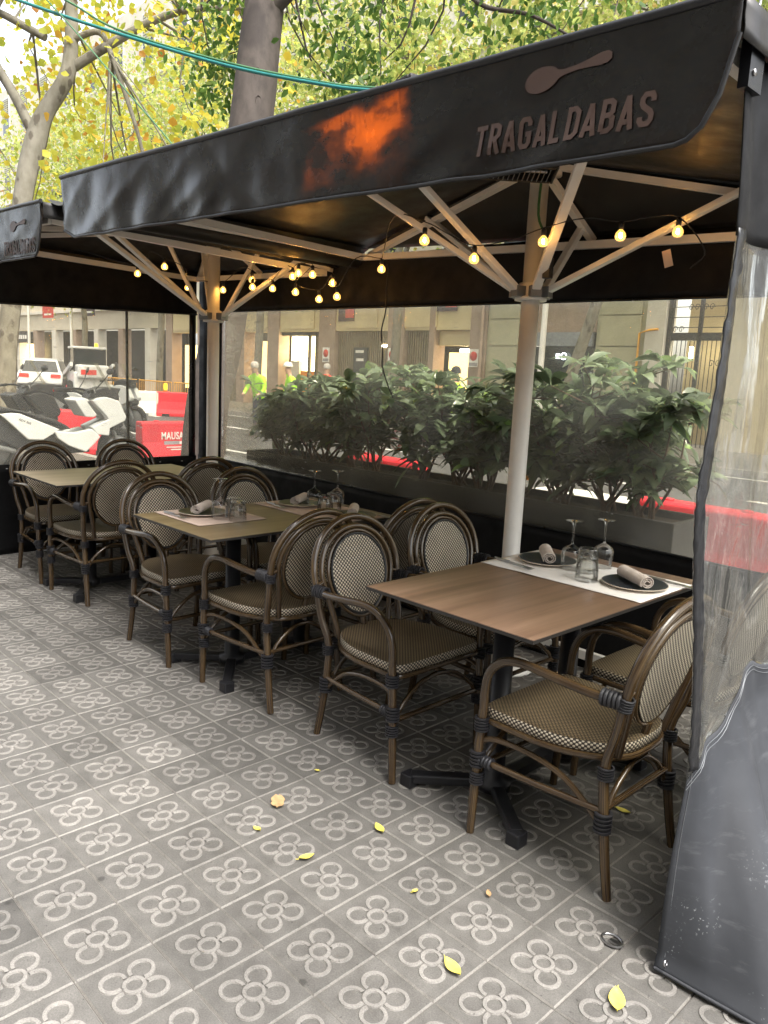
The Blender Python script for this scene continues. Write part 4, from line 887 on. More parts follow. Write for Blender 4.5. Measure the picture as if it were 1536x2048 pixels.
# ------------------------------------------------------------------ street: facades
FY = 19.0
def box_part(name, mat, parent, *b):
    return MB().box(*b).obj(name, mat, parent)
def windows_up(t, x0, x1, wallm, z0=4.3, floors=4, step=2.6):
    box_part('upper_wall', wallm, t, x0, x1, FY - .02, FY + .6, z0, z0 + floors * 3.6)
    for fl in range(floors):
        z = z0 + .7 + fl * 3.6; box_part('cornice', 'facade_white', t, x0 + .02, x1 - .02, FY - .22, FY - .021, z0 + fl * 3.6 - .02, z0 + fl * 3.6 + .16)
        n = max(1, int((x1 - x0) / step))
        for k in range(n):
            c = x0 + (k + .5) * (x1 - x0) / n
            w = box_part('window', 'facade_white', t, c - .62, c + .62, FY - .08, FY - .021, z - .06, z + 2.36); MB().box(c - .5, c + .5, FY - .1, FY - .082, z + .05, z + 2.25).obj('pane', 'car_glass', w)
            for q in range(9): MB().box(c - .48, c + .48, FY - .125, FY - .102, z + 1.1 + q * .125, z + 1.1 + q * .125 + .09).obj('blind_slat', 'facade_green', w)
# 1: cream building with shutters, shop and garage (left and middle of the back window)
b = thing('corner_building', 'cream building with shuttered shops across the road behind the shrubs', 'building', (0, 0, 0))
windows_up(b, -34.6, -14.3, 'facade_pale')
for x0, x1 in ((-34.6, -34.0), (-31.6, -31.0), (-28.3, -27.7), (-26.0, -25.2), (-22.6, -21.65), (-18.75, -17.95), (-16.75, -16.5), (-14.95, -14.3)): box_part('pier', 'facade_brown', b, x0, x1, FY - .06, FY + .5, 0, 4.28)
box_part('fascia', 'facade_cream', b, -34.6, -14.3, FY, FY + .5, 3.05, 4.279)
for c in (-33, -29.6, -26.9, -23.8, -20.2, -17.3): box_part('fascia_panel', 'facade_cream', b, c - .85, c + .85, FY - .05, FY - .002, 3.15, 4.2)
box_part('back_wall', 'dark_interior', b, -34.6, -14.3, FY + 2.2, FY + 2.4, 0, 3.3); box_part('shop_floor', 'far_paving', b, -34.6, -14.3, FY + .51, FY + 2.2, -.003, .02)
for x0, x1 in ((-21.6, -18.8), (-17.9, -16.8), (-30.9, -28.4)):
    s = link('roller_shutter', None, b); n = int((x1 - x0) / .11)
    MB().box(x0, x1, FY + .2, FY + .26, 0, 3.05).obj('backing', 'shutter', s)
    for k in range(n): MB().box(x0 + k * .11, x0 + k * .11 + .065, FY + .13, FY + .199, 0, 3.04).obj('slat', 'shutter', s)
box_part('sign_panel', 'print_dark', b, -20.6, -19.9, FY + .02, FY + .12, .6, 2.45)
for k, z in enumerate((2.25, 1.95, 1.45, .95)): box_part('sign_line', 'print_white', b, -20.5 + .05 * k, -20.05, FY + .012, FY + .019, z, z + .1)
# lit shop
for x0, x1 in ((-25.2, -22.6),):
    box_part('lit_wall', 'shop_light', b, x0, x1, FY + .62, FY + .66, .2, 2.9); box_part('shop_counter', 'orange', b, x0 + .9, x0 + 1.9, FY + .42, FY + .6, .05, 1.5)
    box_part('shop_shelf', 'facade_white', b, x0 + .2, x0 + .8, FY + .42, FY + .6, .05, 1.9); box_part('light_tube', 'tube_light', b, x0 + .35, x0 + .5, FY + .45, FY + .53, 1.0, 2.75)
    for x in (x0 + 1.75, x0 + 2.2): box_part('door_frame', 'iron', b, x, x + .10, FY + .1, FY + .2, 0, 3.04)
    box_part('shop_transom', 'iron', b, x0, x1, FY + .1, FY + .2, 2.9, 3.04)
box_part('lit_wall', 'shop_dim', b, -27.6, -26.1, FY + .62, FY + .66, .4, 2.7); box_part('lit_wall', 'shop_dim', b, -33.9, -31.7, FY + .62, FY + .66, .4, 2.5)
# garage with light tube
box_part('lit_wall', 'shop_dim', b, -16.5, -14.95, FY + .75, FY + .79, .3, 2.35); box_part('light_tube', 'tube_light', b, -15.9, -15.05, FY + .6, FY + .7, 2.36, 2.47); box_part('garage_header', 'facade_cream', b, -16.5, -14.96, FY + .2, FY + .4, 2.55, 3.04)
box_part('light_tube', 'tube_light', b, -19.2, -18.85, FY + .10, FY + .128, 2.48, 2.56)
MB().tube([(-14.42, FY - .14, 0), (-14.42, FY - .14, 4.2), (-14.42, FY - .14, 18)], .055, 10).obj('drainpipe', 'facade_brown', b)
# 2: olive panelled front and dark shop
b = thing('panelled_building', 'grey-green panelled shopfront left of the stone doorway', 'building')
windows_up(b, -14.28, -10.4, 'facade_cream', step=1.9)
box_part('wall', 'facade_green', b, -14.28, -12.75, FY, FY + .5, 0, 4.28)
for k in range(5): box_part('wall_panel', 'facade_green', b, -14.15, -12.9, FY - .045, FY - .002, .1 + k * .82, .1 + k * .82 + .77)
box_part('shop_back', 'dark_interior', b, -12.74, -10.42, FY + .9, FY + 1.0, 0, 4.28); box_part('shop_fascia', 'facade_brown', b, -12.74, -10.42, FY + .02, FY + .3, 2.95, 4.279)
box_part('awning_box', 'grey_metal', b, -12.7, -10.45, FY - .12, FY + .01, 2.55, 2.94); box_part('shop_window', 'car_glass', b, -12.7, -10.46, FY + .2, FY + .22, .4, 2.54)
box_part('neon_sign', 'sign_glow', b, -11.75, -11.62, FY + .1, FY + .12, 2.2, 2.34)
MB().tube([(-11.48 + .09 * math.sin(a), FY + .1, 2.27 + .09 * math.cos(a)) for a in np.linspace(0, 2 * math.pi, 15)[:-1]], .018, 6, closed=True).obj('neon_sign', 'sign_glow', b)
# 3: stone doorway building
b = thing('doorway_building', 'pale stone building with a lit iron gate doorway', 'building')
windows_up(b, -10.38, 12, 'facade_pale')
box_part('wall', 'facade_green', b, -10.38, -8.9, FY - .02, FY + .5, 0, 4.28)
for k in range(5): box_part('stone_block', 'facade_green', b, -10.25, -9.05, FY - .08, FY - .022, .05 + k * .84, .05 + k * .84 + .80)
box_part('pilaster', 'facade_white', b, -8.88, -8.35, FY - .10, FY + .5, 0, 4.28); box_part('pilaster', 'facade_white', b, -6.6, -6.05, FY - .1, FY + .5, 0, 4.28)
box_part('wall', 'facade_cream', b, -6.04, 12, FY, FY + .5, 0, 4.28); box_part('hall_wall', 'facade_cream', b, -8.4, -6.5, FY + 1.4, FY + 1.5, 0, 4.28)
for x in (-7.95, -7.05): box_part('hall_lamp', 'tube_light', b, x - .05, x + .05, FY + .7, FY + .78, 2.3, 2.6)
g = link('iron_gate', None, b); MB().box(-8.34, -6.61, FY + .05, FY + .13, 2.72, 2.92).obj('transom', 'iron', g)
for k in range(15): MB().tube([(-8.28 + k * .115, FY + .08, 0), (-8.28 + k * .115, FY + .08, 2.72)], .02 if k in (0, 7, 14) else .011, 6).obj('bar', 'iron', g)
for k in range(5): MB().tube([(-8.34, FY + .08, 3.05 + k * .26), (-6.61, FY + .08, 3.05 + k * .26)], .011, 6).obj('bar', 'iron', g)
MB().box(-7.52, -7.42, FY + .05, FY + .11, 0, 4.25).obj('stile', 'iron', g); MB().box(-8.34, -8.22, FY + .04, FY + .14, 0, 4.25).obj('stile', 'iron', g)
for cx_, cz_ in ((-7.3, 3.55), (-7.68, 3.55), (-7.9, 2.15), (-7.0, 2.15), (-8.05, 3.0)):
    for s in (-1, 1): MB().tube([(cx_ + s * .08 + .07 * (1 - a / 9) * math.cos(a), FY + .06, cz_ + .1 * (1 - a / 9) * math.sin(a)) for a in np.linspace(0, 8, 18)], .010, 5).obj('scroll', 'iron', g)
MB().tube([(-9.02, FY - .14, 1.0), (-9.02, FY - .14, 2.9), (-8.75, FY - .14, 2.98), (-8.5, FY - .14, 3.0)], .03, 8).obj('gas_pipe', 'fence_orange', b)
# 5: unseen house front, added behind the viewer to shade and bounce light
b = thing('added_house_front', 'unseen house front added behind the viewer for shade and bounce light', 'building')
for k in range(9): box_part('pier', 'facade_white', b, -16 + k * 3.2, -15.1 + k * 3.2, -5.9, -5.2, 0, 3.6)
box_part('wall', 'facade_white', b, -16, 12, -5.9, -5.25, 3.6, 15); box_part('shop_back', 'dark_interior', b, -16, 12, -6.6, -6.5, 0, 3.6)
for k in range(8):
    for fl in range(3): w = box_part('window', 'facade_white', b, -14.3 + k * 3.2, -13.0 + k * 3.2, -5.249, -5.2, 4.6 + fl * 3.5, 6.9 + fl * 3.5); MB().box(-14.2 + k * 3.2, -13.1 + k * 3.2, -5.198, -5.18, 4.7 + fl * 3.5, 6.8 + fl * 3.5).obj('pane', 'car_glass', w)
# 4: left end of the street
b = thing('distant_building', 'pale building with dark shopfronts far down the street at left', 'building')
windows_up(b, -80, -34.62, 'facade_pale', step=3.2)
box_part('fascia', 'facade_pale', b, -80, -34.62, FY, FY + .5, 3.3, 4.279); box_part('shop_back', 'dark_interior', b, -80, -34.62, FY + 1.2, FY + 1.3, 0, 3.3)
for k in range(15): box_part('pier', ('facade_white', 'facade_brown')[k % 2], b, -79.5 + k * 3.05, -79.5 + k * 3.05 + .55, FY - .05, FY + .45, 0, 3.29)
box_part('shop_sign', 'print_dark', b, -55.4, -52.6, FY - .2, FY - .06, 2.5, 3.25); box_part('lit_wall', 'shop_light', b, -55.5, -52.9, FY + .6, FY + .65, .9, 2.45)
for k in range(6): box_part('sign_mark', 'print_white', b, -55.1 + k * .4, -54.85 + k * .4, FY - .22, FY - .202, 2.75, 3.0)
MB().box(-80.3, -79.9, 4, 22, -.1, 18).obj('end_wall', 'facade_pale', b)
for x, w in ((-18.45, 'between the two shutters'), (-14.72, 'beside the drainpipe'), (-22.1, 'right of the lit shop')):
    o = MB().box(-.2, .2, -.01, .01, -.28, .28).obj('no_parking_sign', 'print_white', None, (x, FY - .085, 2.15)); tag(o, 'white and red no-parking plate ' + w, 'sign', 'no-parking plates on the facade')
    MB().lathe([(0, .0), (.15, 0), (.15, .004), (0, .004)], 20).obj('red_disc', 'print_red', o, (0, -.0105, .06), (R(90), 0, 0)); MB().box(-.17, .17, -.012, -.0102, -.25, -.14).obj('text_plate', 'print_grey', o)
for x, y, m_, lab in ((-46.2, 16.5, 'banner_red', 'red banner hanging from the lamp post at the left'), (-41.0, 16.5, 'banner_dark', 'dark banner hanging beside the red one')):
    o = MB().box(-.75, .75, -.01, .01, 0, 1.9).obj('banner', m_, None, (x + 3, y, 3.72)); tag(o, lab, 'banner'); MB().box(-.5, .5, -.013, -.0105, .15, .24).obj('print_line', 'print_white', o)
for x, z, lab in ((-21.0, 3.4, 'red and blue poster above the shutter'), (-16.0, 3.65, 'red poster high on the facade above the garage')):
    o = MB().box(-.45, .45, -.01, .0, 0, .5).obj('poster', 'banner_dark', None, (x, FY - .07, z)); tag(o, lab, 'poster'); MB().box(-.05, .43, -.014, -.0105, .12, .47).obj('red_print', 'print_red', o)
def lamp_post(x, y, lab):
    t = thing('lamp_post', lab, 'lamp post', (x, y, 0), 0, 'pale lamp posts across the road')
    MB().lathe([(0, 0), (.13, 0), (.12, .9), (.075, 1.0), (.065, 5.5), (.05, 9), (0, 9)], 14).obj('post', 'white_plastic', t); bevel(MB().box(-.15, .15, -1.2, .1, 8.9, 9.05).obj('lamp_head', 'grey_metal', t), .02)
lamp_post(-9.4, 15.0, 'pale lamp post right of the right-hand pole'); lamp_post(-36.5, 15.0, 'pale lamp post left of the near grey trunk'); lamp_post(-42.5, 15.2, 'pale lamp post between the two banners')

# ------------------------------------------------------------------ street: barriers, fence, vehicles
def barrier(x, y, rz, L, mat, label, text=None):
    t = thing('road_barrier', label, 'barrier', (x, y, -.012 if y < 4.3 else -.13), rz, 'plastic road barriers')
    prof = [(-.20, 0), (.20, 0), (.20, .10), (.155, .22), (.105, .46), (.10, .74), (.075, .76), (-.075, .76), (-.10, .74), (-.105, .46), (-.155, .22), (-.20, .10)]
    o = MB().prism(prof, lambda p: (-L / 2, p[0], p[1]), lambda p: (L / 2, p[0], p[1]), 0).obj('body', mat, t); bevel(o, .018, 3)
    for k in (-.28, .28): MB().lathe([(0, .0), (.035, 0), (.04, .018), (.028, .02), (0, .012)], 14).obj('filler_cap', mat, t, (k * L, 0, .755))
    for k in (-.3, .3): bevel(MB().box(k * L - .12, k * L + .12, -.207, .207, -.0, .085).obj('fork_slot', 'rubber' if mat == 'red_plastic' else 'grey_metal', t), .01)
    MB().tube([(L / 2 + .012, 0, .1), (L / 2 + .012, 0, .72)], .025, 8).obj('hinge_post', mat, t)
    if text:
        def pl(p): return Vector((-.32 + p[0], -.1035 - (.0 if p[1] + .50 > .46 else (.46 - (p[1] + .50)) * .2) - p[2] - .003, .50 + p[1]))
        lettering('MAUSA', 'print_white', t, pl, .15, 1.0, .003, 0, .36, .11)
        o = MB().box(-.28, -.03, -.113, -.108, .425, .475).obj('text_bar', 'print_grey', t); MB().box(-.03, .10, -.114, -.109, .43, .47).obj('text_bar', 'print_white', t)
        for z, a, c in ((.38, -.25, .09), (.345, -.18, .02)):
            MB().box(a, c, -.132, -.124, z, z + .015).obj('text_line', 'print_white', t)
    return t
barrier(-8.95, 5.12, R(90), 1.25, 'red_plastic', 'red plastic barrier with white lettering beside the white scooter', True)
barrier(-11.6, 4.75, R(82), 1.1, 'red_plastic', 'red plastic barrier seen between the scooter seat and leg shield')
barrier(-4.05, 4.7, R(-1), 1.1, 'red_plastic', 'red plastic barrier glimpsed under the left shrubs')
barrier(-.72, 4.72, R(-2), 1.05, 'red_plastic', 'red plastic barrier in full view behind the planter end')
barrier(-21.6, 10.6, R(48), 1.7, 'white_plastic', 'white plastic barrier across the road behind the scooter'); barrier(-20.6, 11.9, R(50), 1.7, 'red_plastic', 'red plastic barrier across the road beside the white one')
def beacon(x, y, z, lab):
    t = thing('warning_lamp', lab, 'lamp', (x, y, z), 0, 'orange warning lamps'); MB().lathe([(0, 0), (.05, 0), (.05, .06), (.03, .07), (0, .07)], 12).obj('base', 'orange', t); MB().lathe([(.03, .07), (.06, .08), (.06, .24), (.03, .27), (0, .27)], 14).obj('lens', 'lamp_orange', t)
beacon(-2.3, 4.75, .62, 'orange warning lamp among the shrubs left of the right-hand pole'); beacon(-21.0, 11.5, .63, 'orange warning lamp on the far red barrier')
for i, x in enumerate((-27.5, -24.9, -22.3)):
    t = thing('works_fence', ['orange works fence before the far shutters, left one', 'orange works fence, middle of the row behind the scooter mirror', 'orange works fence, right one beside the hi-vis workers'][i], 'fence', (x, 13.2, -.13), 0, 'orange works fences')
    for z in (.12, 1.0): MB().tube([(-1.2, 0, z), (1.2, 0, z)], .02, 8).obj('rail', 'fence_orange', t)
    for k in range(17): MB().tube([(-1.2 + k * .15, 0, .12), (-1.2 + k * .15, 0, 1.0)], .011, 6).obj('bar', 'fence_orange', t)
    for s in (-1, 1): MB().tube([(s * .9, -.25, .01), (s * .9, 0, .12), (s * .9, .25, .01)], .02, 6).obj('foot', 'fence_orange', t)

# scooters: outlines in metres along the street-facing side (y forward, z up)
def scooter(x, y, rz, shell, label, name_text):
    t = thing('motor_scooter', label, 'scooter', (x, y, -.012), rz, 'scooters parked on the pavement')
    def pan(poly, w0, w1, name, mat, bv=.014):
        for s in (1, -1):
            o = MB().prism(poly if s > 0 else poly[::-1], lambda p: (s * w1, p[0], p[1]), lambda p: (s * w0, p[0], p[1])).obj(name, mat, t); bevel(o, bv, 2)
    def core(poly, w, name, mat, bv=.02):
        o = MB().prism(poly, lambda p: (w, p[0], p[1]), lambda p: (-w, p[0], p[1])).obj(name, mat, t); bevel(o, bv, 3); return o
    pan([(-.55, .77), (-.40, .785), (-.30, .775), (.18, .575), (.12, .53), (-.03, .44), (-.22, .45), (-.30, .53), (-.42, .65)], .12, .205, 'side_panel', shell)
    pan([(.10, .56), (.38, .53), (.60, .58), (.72, .47), (.64, .38), (.52, .27), (.29, .36), (.15, .46)], .13, .215, 'floor_fairing', shell)
    pan([(.62, .95), (.72, .99), (.82, 1.0), (.92, .975), (1.0, .94), (1.10, .74), (1.075, .68), (.86, .58), (.85, .48), (.68, .50), (.61, .60), (.84, .70), (.82, .745)], .06, .20, 'front_fairing', shell)
    core([(.40, .955), (.50, .99), (.60, .95), (.56, .93), (.69, .76), (.64, .73), (.53, .735), (.41, .92)], .19, 'leg_shield', shell)
    core([(-.95, .86), (-.62, .885), (-.38, .835), (-.12, .775), (.15, .70), (.30, .62), (.36, .57), (.10, .60), (-.30, .78), (-.56, .775), (-.95, .79)], .15, 'seat', 'dark_shell', .03)
    core([(-.95, .78), (-.55, .765), (-.3, .56), (.1, .50), (.5, .40), (.62, .42), (.60, .26), (.0, .24), (-.35, .35), (-.75, .55), (-1.0, .68)], .14, 'chassis', 'dark_shell')
    core([(.60, .97), (.66, 1.08), (.80, 1.13), (1.06, 1.12), (1.02, 1.04), (1.04, .95), (.92, .98), (.82, 1.0)], .13, 'headlight_cowl', 'dark_shell')
    core([(.95, .66), (1.06, .73), (1.10, .62), (1.02, .53), (.93, .55)], .12, 'fork_cover', 'dark_shell')
    o = core([(-1.0, .72), (-1.08, .80), (-1.02, .84), (-.93, .80)], .09, 'tail_light', 'tail_red')
    for yy in (1.06, -.56):
        w = MB().tube([(0, yy + .24 * math.cos(a), .285 + .24 * math.sin(a)) for a in np.linspace(0, 2 * math.pi, 29)[:-1]], .055, 10, closed=True).obj('wheel', 'rubber', t)
        m = MB().lathe([(.02, -.03), (.17, -.025), (.19, 0), (.17, .025), (.02, .03)], 20); m.obj('rim', 'grey_metal', w, (0, yy, .285), (0, R(90), 0))
    for s in (-1, 1): MB().tube([(s * .075, 1.06, .29), (s * .075, .92, .66)], .026, 8).obj('fork', 'grey_metal', t)
    MB().tube([(-.38, .50, 1.07), (-.22, .62, 1.09), (0, .68, 1.06), (.22, .62, 1.09), (.38, .50, 1.07)], .014, 8, smooth_pts=3).obj('handlebar', 'metal_black', t)
    for s in (-1, 1):
        MB().tube([(s * .30, .56, 1.083), (s * .40, .48, 1.066)], .019, 8).obj('grip', 'rubber', t); MB().tube([(s * .30, .60, 1.10), (s * .38, .58, 1.06)], .007, 6).obj('brake_lever', 'steel', t)
        mr = MB().tube([(s * .25, .64, 1.10), (s * .29, .72, 1.20), (s * .34, .78, 1.30)], .007, 6, smooth_pts=3).obj('mirror_stalk', 'metal_black', t)
        o = MB().lathe([(0, -.012), (.05, -.01), (.056, 0), (.05, .01), (0, .014)], 16).obj('mirror', 'plastic_black', mr, (s * .35, .80, 1.34), (R(70), 0, R(s * 15))); o.scale = (1.25, .8, 1)
    MB().grid(lambda u, v: Vector(((u - .5) * .42, .97 - .20 * v - .5 * (u - .5) ** 2, 1.10 + .34 * v)), 10, 8).obj('windscreen', 'windscreen', t)
    MB().tube([(.11, -.35, .30), (.15, -.7, .38), (.16, -1.0, .44)], [.03, .055, .055], 12).obj('exhaust', 'grey_metal', t)
    if name_text: lettering('ADV 350', 'print_dark', t, lambda p: Vector((.206 + p[2], -.33 + p[0] * .95, .695 + p[1] - p[0] * .36)), .05, 1, .001, .3, .16, .030)
    return t
scooter(-8.75, 3.02, 0, 'white_shell', 'white scooter with grey seat parked outside the left window', True)
scooter(-9.75, 2.55, R(4), 'dark_shell', 'black scooter parked behind the white one, mirror and screen showing', False)
scooter(-15.2, 6.6, R(-62), 'white_shell', 'white-fronted scooter parked on the road beside the grey trunk', False)

def car(x, y, rz, label):
    t = thing('parked_car', label, 'car', (x, y, -.13), rz)
    def sect(w, poly): return poly
    body = [(-2.1, .35), (-2.16, .62), (-2.12, .95), (-1.98, 1.05), (1.0, 1.05), (1.9, .92), (2.12, .72), (2.12, .35)]
    o = MB().prism(body, lambda p: (.90, p[0], p[1]), lambda p: (-.90, p[0], p[1])).obj('body', 'car_white', t); bevel(o, .10, 4)
    for p in o.data.polygons: p.use_smooth = False
    cab = [(-1.98, 1.0), (-1.72, 1.56), (-1.5, 1.62), (.2, 1.62), (.95, 1.02)]
    m = MB(); n = len(cab); sc = lambda p: .86 - .22 * max(0, (p[1] - 1.0) / .62)
    V = [(sc(p), p[0], p[1]) for p in cab] + [(-sc(p), p[0], p[1]) for p in cab]
    m.add(V, [tuple(range(n)), tuple(range(2 * n - 1, n - 1, -1))] + [(i, n + i, n + (i + 1) % n, (i + 1) % n) for i in range(n)]); bevel(m.obj('cabin', 'car_white', t), .05, 3)
    m = MB(); m.add([(-.72, -1.985, 1.06), (.72, -1.985, 1.06), (.60, -1.765, 1.52), (-.60, -1.765, 1.52)], [(3, 2, 1, 0)]); m.obj('rear_window', 'car_glass', t)
    for s in (-1, 1):
        q = [(s * .845, -1.75, 1.12), (s * .845, .6, 1.12), (s * .70, .15, 1.53), (s * .70, -1.45, 1.53)]; MB().add(q, [(0, 1, 2, 3)] if s > 0 else [(3, 2, 1, 0)]).obj('side_window', 'car_glass', t)
        bevel(MB().box(s * .62 - .2, s * .62 + .2, -2.17, -2.05, .82, .98).obj('tail_light', 'tail_glow', t), .03)
        for yy in (-1.3, 1.3):
            w = MB().tube([(s * .80, yy + .25 * math.cos(a), .33 + .25 * math.sin(a)) for a in np.linspace(0, 2 * math.pi, 25)[:-1]], .09, 8, closed=True).obj('wheel', 'rubber', t); MB().lathe([(0, -.06), (.2, -.06), (.2, .06), (0, .06)], 16).obj('rim', 'grey_metal', w, (s * .80, yy, .33), (0, R(90), 0))
    bevel(MB().box(-.88, .88, -2.2, -2.06, .32, .56).obj('bumper', 'plastic_black', t), .03); MB().box(-.26, .26, -2.19, -2.165, .66, .78).obj('number_plate', 'print_white', t); MB().box(-.66, .66, -1.66, -1.6, 1.60, 1.64).obj('roof_spoiler', 'car_white', t)
    return t
car(-34.5, 13.0, R(62), 'white car seen from behind with lit red tail lights')
t = thing('skid_loader', 'white compact loader with black cab and orange beacon', 'loader', (-31.5, 13.6, -.13), R(75))
bevel(MB().box(-.75, .75, -1.3, 1.0, .45, 1.15).obj('body', 'loader_white', t), .06); bevel(MB().box(-.62, .62, -1.5, -.6, .9, 1.45).obj('engine_cover', 'loader_white', t), .08)
for s in (-1, 1):
    for y in (-.55, .85): MB().beam((s * .6, y, 1.1), (s * .6, y * .9, 2.12), .09, .09).obj('cab_post', 'plastic_black', t)
    bevel(MB().beam((s * .82, -1.2, 1.45), (s * .82, 1.3, .95), .12, .18).obj('lift_arm', 'loader_white', t), .02)
    for y in (-.75, .65):
        w = MB().tube([(s * .85, y + .27 * math.cos(a), .40 + .27 * math.sin(a)) for a in np.linspace(0, 2 * math.pi, 25)[:-1]], .13, 8, closed=True).obj('wheel', 'rubber', t); MB().lathe([(0, -.09), (.19, -.09), (.19, .09), (0, .09)], 16).obj('rim', 'red_plastic', w, (s * .88, y, .40), (0, R(90), 0))
bevel(MB().box(-.68, .68, -.65, .9, 2.1, 2.2).obj('cab_roof', 'loader_white', t), .03); MB().box(-.56, .56, -.60, -.57, 1.2, 2.08).obj('rear_glass', 'car_glass', t); MB().box(-.62, -.59, -.5, .75, 1.2, 2.08).obj('side_glass', 'car_glass', t); MB().box(.59, .62, -.5, .75, 1.2, 2.08).obj('side_glass', 'car_glass', t)
bevel(MB().box(-.85, .85, 1.2, 1.75, .15, .65).obj('bucket', 'grey_metal', t), .03); MB().box(-.5, .1, -1.52, -1.5, 1.05, 1.25).obj('red_decal', 'print_red', t); MB().lathe([(0, 0), (.07, 0), (.07, .12), (.04, .16), (0, .16)], 12).obj('beacon', 'lamp_orange', t, (.3, -.3, 2.2))

# ------------------------------------------------------------------ people
def person(x, y, face, jacket, trousers, head, label, hz=1.0, bent=.0, vest=False):
    J = {'pelvis': (0, 0, .96), 'waist': (0, .01 + bent * .1, 1.10), 'chest': (0, .02 + bent * .35, 1.32 - bent * .05), 'neck': (0, .03 + bent * .5, 1.50 - bent * .08), 'h1': (0, .05 + bent * .55, 1.60 - bent * .1), 'h2': (0, .06 + bent * .6, 1.72 - bent * .12)}
    rad = {'pelvis': .15, 'waist': .14, 'chest': .165, 'neck': .06, 'h1': .085, 'h2': .08}; E_ = [('pelvis', 'waist'), ('waist', 'chest'), ('chest', 'neck'), ('neck', 'h1'), ('h1', 'h2')]
    for s, n in ((-1, 'l'), (1, 'r')):
        J.update({n + 'sh': (s * .19, .02 + bent * .4, 1.40 - bent * .05), n + 'el': (s * .25, .02 + bent * .5, 1.13), n + 'wr': (s * .22, .20 + bent * .5, 1.0), n + 'ha': (s * .20, .28 + bent * .5, .99), n + 'hip': (s * .10, 0, .90), n + 'kn': (s * .11, .03 * s, .50), n + 'an': (s * .12, -.02, .09), n + 'to': (s * .13, .13, .05)})
        rad.update({n + 'sh': .075, n + 'el': .055, n + 'wr': .04, n + 'ha': .035, n + 'hip': .10, n + 'kn': .072, n + 'an': .05, n + 'to': .04})
        E_ += [('chest', n + 'sh'), (n + 'sh', n + 'el'), (n + 'el', n + 'wr'), (n + 'wr', n + 'ha'), ('pelvis', n + 'hip'), (n + 'hip', n + 'kn'), (n + 'kn', n + 'an'), (n + 'an', n + 'to')]
    ks = list(J); me = D.meshes.new('person'); me.from_pydata([J[k] for k in ks], [(ks.index(a), ks.index(b)) for a, b in E_], [])
    o = link('person_rig', me); sk = o.modifiers.new('skin', 'SKIN'); o.modifiers.new('sub', 'SUBSURF').levels = 1
    for i, k in enumerate(ks): me.skin_vertices[0].data[i].radius = (rad[k], rad[k]); me.skin_vertices[0].data[i].use_root = (k == 'pelvis')
    bpy.context.view_layer.update(); em = D.meshes.new_from_object(o.evaluated_get(bpy.context.evaluated_depsgraph_get())); D.objects.remove(o)
    em.materials.clear()
    for m_ in (jacket, trousers, 'skin', 'cloth_dark'): em.materials.append(MATS[m_])
    for p in em.polygons:
        c = p.center; p.use_smooth = True; p.material_index = 0
        if c.z > 1.50 - bent * .1: p.material_index = 2
        elif c.z < .10: p.material_index = 3
        elif c.z < .93: p.material_index = 1
        if abs(c.x) > .15 and c.y > .22 + bent * .4 and c.z > .9: p.material_index = 2
        if vest and abs(c.x) > .17 and c.z > .95: p.material_index = 3
    t = link('person', em, None, (x, y, 0 if y > 14.6 else -.13), (0, 0, R(face))); tag(t, label, 'person'); t.scale = (hz, hz, hz)
    hc = J['h2']; m = MB()
    if head == 'hard_hat': m.lathe([(.115, -.01), (.12, 0), (.105, .05), (.07, .095), (0, .11)], 18)
    elif head == 'cloth_dark': m.lathe([(.095, -.03), (.098, .02), (.085, .075), (.05, .11), (0, .12)], 18)
    else: m.lathe([(.088, -.05), (.094, .0), (.085, .055), (.05, .085), (0, .095)], 18)
    m.obj('hard_hat' if head == 'hard_hat' else ('beanie' if head == 'cloth_dark' else 'hair'), head, t, (0, hc[1] - .02, hc[2] + .0))
    return t
person(-13.9, 10.1, 200, 'hi_vis', 'cloth_blue', 'hair_grey', 'bent worker in a lime hi-vis jacket left of the grey trunk gap', 1.0, .35)
person(-13.2, 10.6, 160, 'hi_vis', 'cloth_blue', 'hard_hat', 'worker in a lime hi-vis jacket and white hard hat', 1.0, .25)
person(-15.2, 13.2, 25, 'vest_red', 'cloth_blue', 'hair_grey', 'grey-haired person in a red vest crossing before the shutter', 1.02, 0, True)
person(-8.55, 11.0, 100, 'hi_vis', 'cloth_dark', 'cloth_dark', 'worker in a dark beanie and lime vest before the lit garage', 1.0, 0)

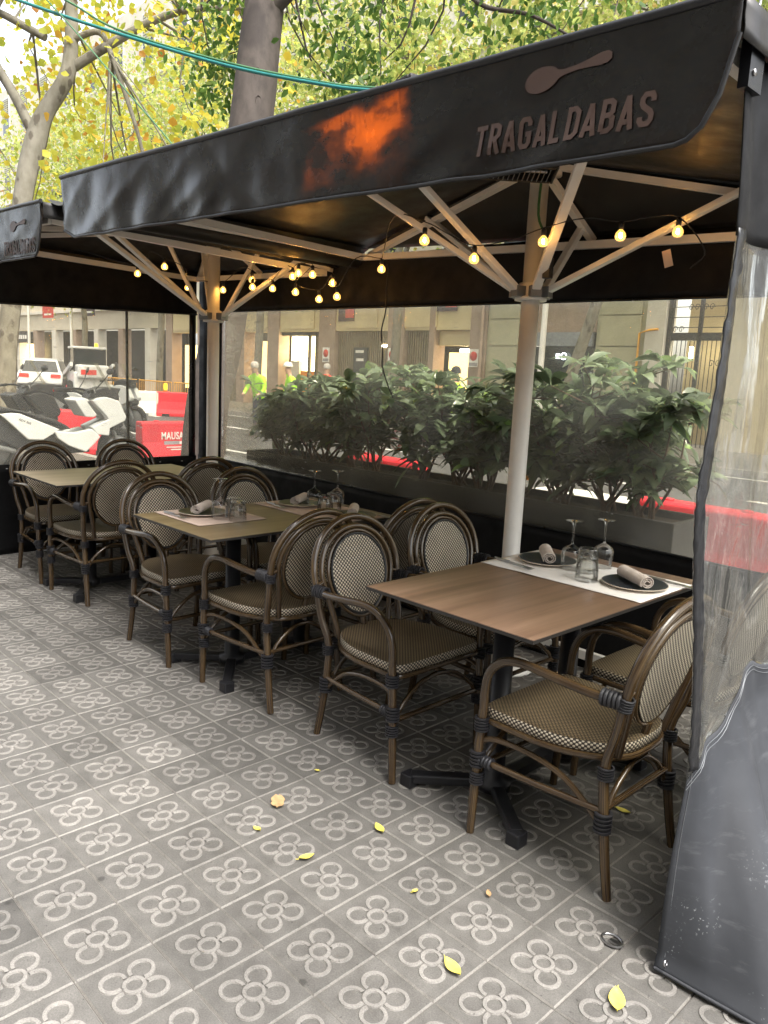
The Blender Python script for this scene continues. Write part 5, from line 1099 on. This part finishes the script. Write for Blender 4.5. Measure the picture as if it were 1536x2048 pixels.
# ------------------------------------------------------------------ fallen leaves
def fallen(x, y, a, L, mat, label, ragged=False):
    n = 9; V = []; rr = random.Random(int(x * 997 + y * 31))
    for i in range(n + 1):
        s = i / n; w = L * (.26 if not ragged else .36) * math.sin(math.pi * min(1, s * .96 + .03)) ** (.8 if not ragged else .55) * (1 + (rr.uniform(-.3, .2) if ragged else 0)); cz = .004 + .010 * (s - .5) ** 2 * 4 * L / .06 * .35
        V += [(L * (s - .5), -w, cz + .006), (L * (s - .5), 0, cz), (L * (s - .5), w, cz + .004)]
    F = []
    for q in range(n): F += [(3 * q, 3 * q + 3, 3 * q + 4, 3 * q + 1), (3 * q + 1, 3 * q + 4, 3 * q + 5, 3 * q + 2)]
    m = MB().add(V, F, 0, None, True); m.tube([(-L * .5, 0, .006), (-L * .68, .004, .006)], .0012, 5)
    return tag(m.obj('fallen_leaf', mat, None, (x, y, .001), (0, 0, a)), label, 'leaf', 'fallen leaves on the tiles')
LEAVES = [((-0.323, 0.628), .075, 'leaf_brown', 'big ragged tan leaf lying in the middle of the open floor', True, -40), ((0.011, 0.786), .055, 'leaf_yellow', 'slim yellow leaf midway between chair leg and open floor', False, -20), ((-0.022, 0.513), .05, 'leaf_yellow', 'yellow leaf on a tile joint left of centre', False, 75),
          ((0.562, 0.510), .065, 'leaf_yellow', 'yellow leaf at the bottom centre, on a flower tile', False, -15), ((0.470, 1.508), .055, 'leaf_yellow', 'pale yellow leaf behind the lower right chair leg', False, 5), ((0.889, 0.728), .075, 'leaf_yellow', 'long yellow leaf at the bottom right near the curtain', False, -60),
          ((-0.237, 0.484), .03, 'leaf_yellow', 'tiny yellow leaf scrap beside the big tan leaf', True, 10), ((-0.403, 0.867), .02, 'leaf_yellow', 'tiny yellow speck of leaf on a far joint', True, 30), ((0.445, 0.800), .03, 'leaf_brown', 'small brown leaf on the joint left of the front chair leg', False, -45), ((-0.128, 1.699), .045, 'leaf_yellow', 'dull yellow leaf under the near table', True, 60),
          ((0.300, 0.649), .02, 'leaf_yellow', 'yellow scrap on a flower tile near the bottom centre', True, 80), ((-1.284, 2.369), .05, 'leaf_yellow', 'yellow leaf behind the seat of the pale-backed front chair', True, 20), ((-0.905, 1.291), .02, 'leaf_brown', 'brown scrap between the middle table feet', True, 0)]
for (q, L, mt, lab, rg_, a) in LEAVES:
    fallen(q[0], q[1], R(a), L, mt, lab, rg_)
sc_ = [(random.uniform(-4.0, -.4), random.uniform(2.25, 2.55)) for _ in range(26)]
for x, y in sc_: fallen(x, y, random.uniform(0, 6.28), random.uniform(.03, .055), random.choice(['leaf_yellow', 'leaf_yellow', 'leaf_brown']), 'small leaf blown against the foot of the back curtain', True)
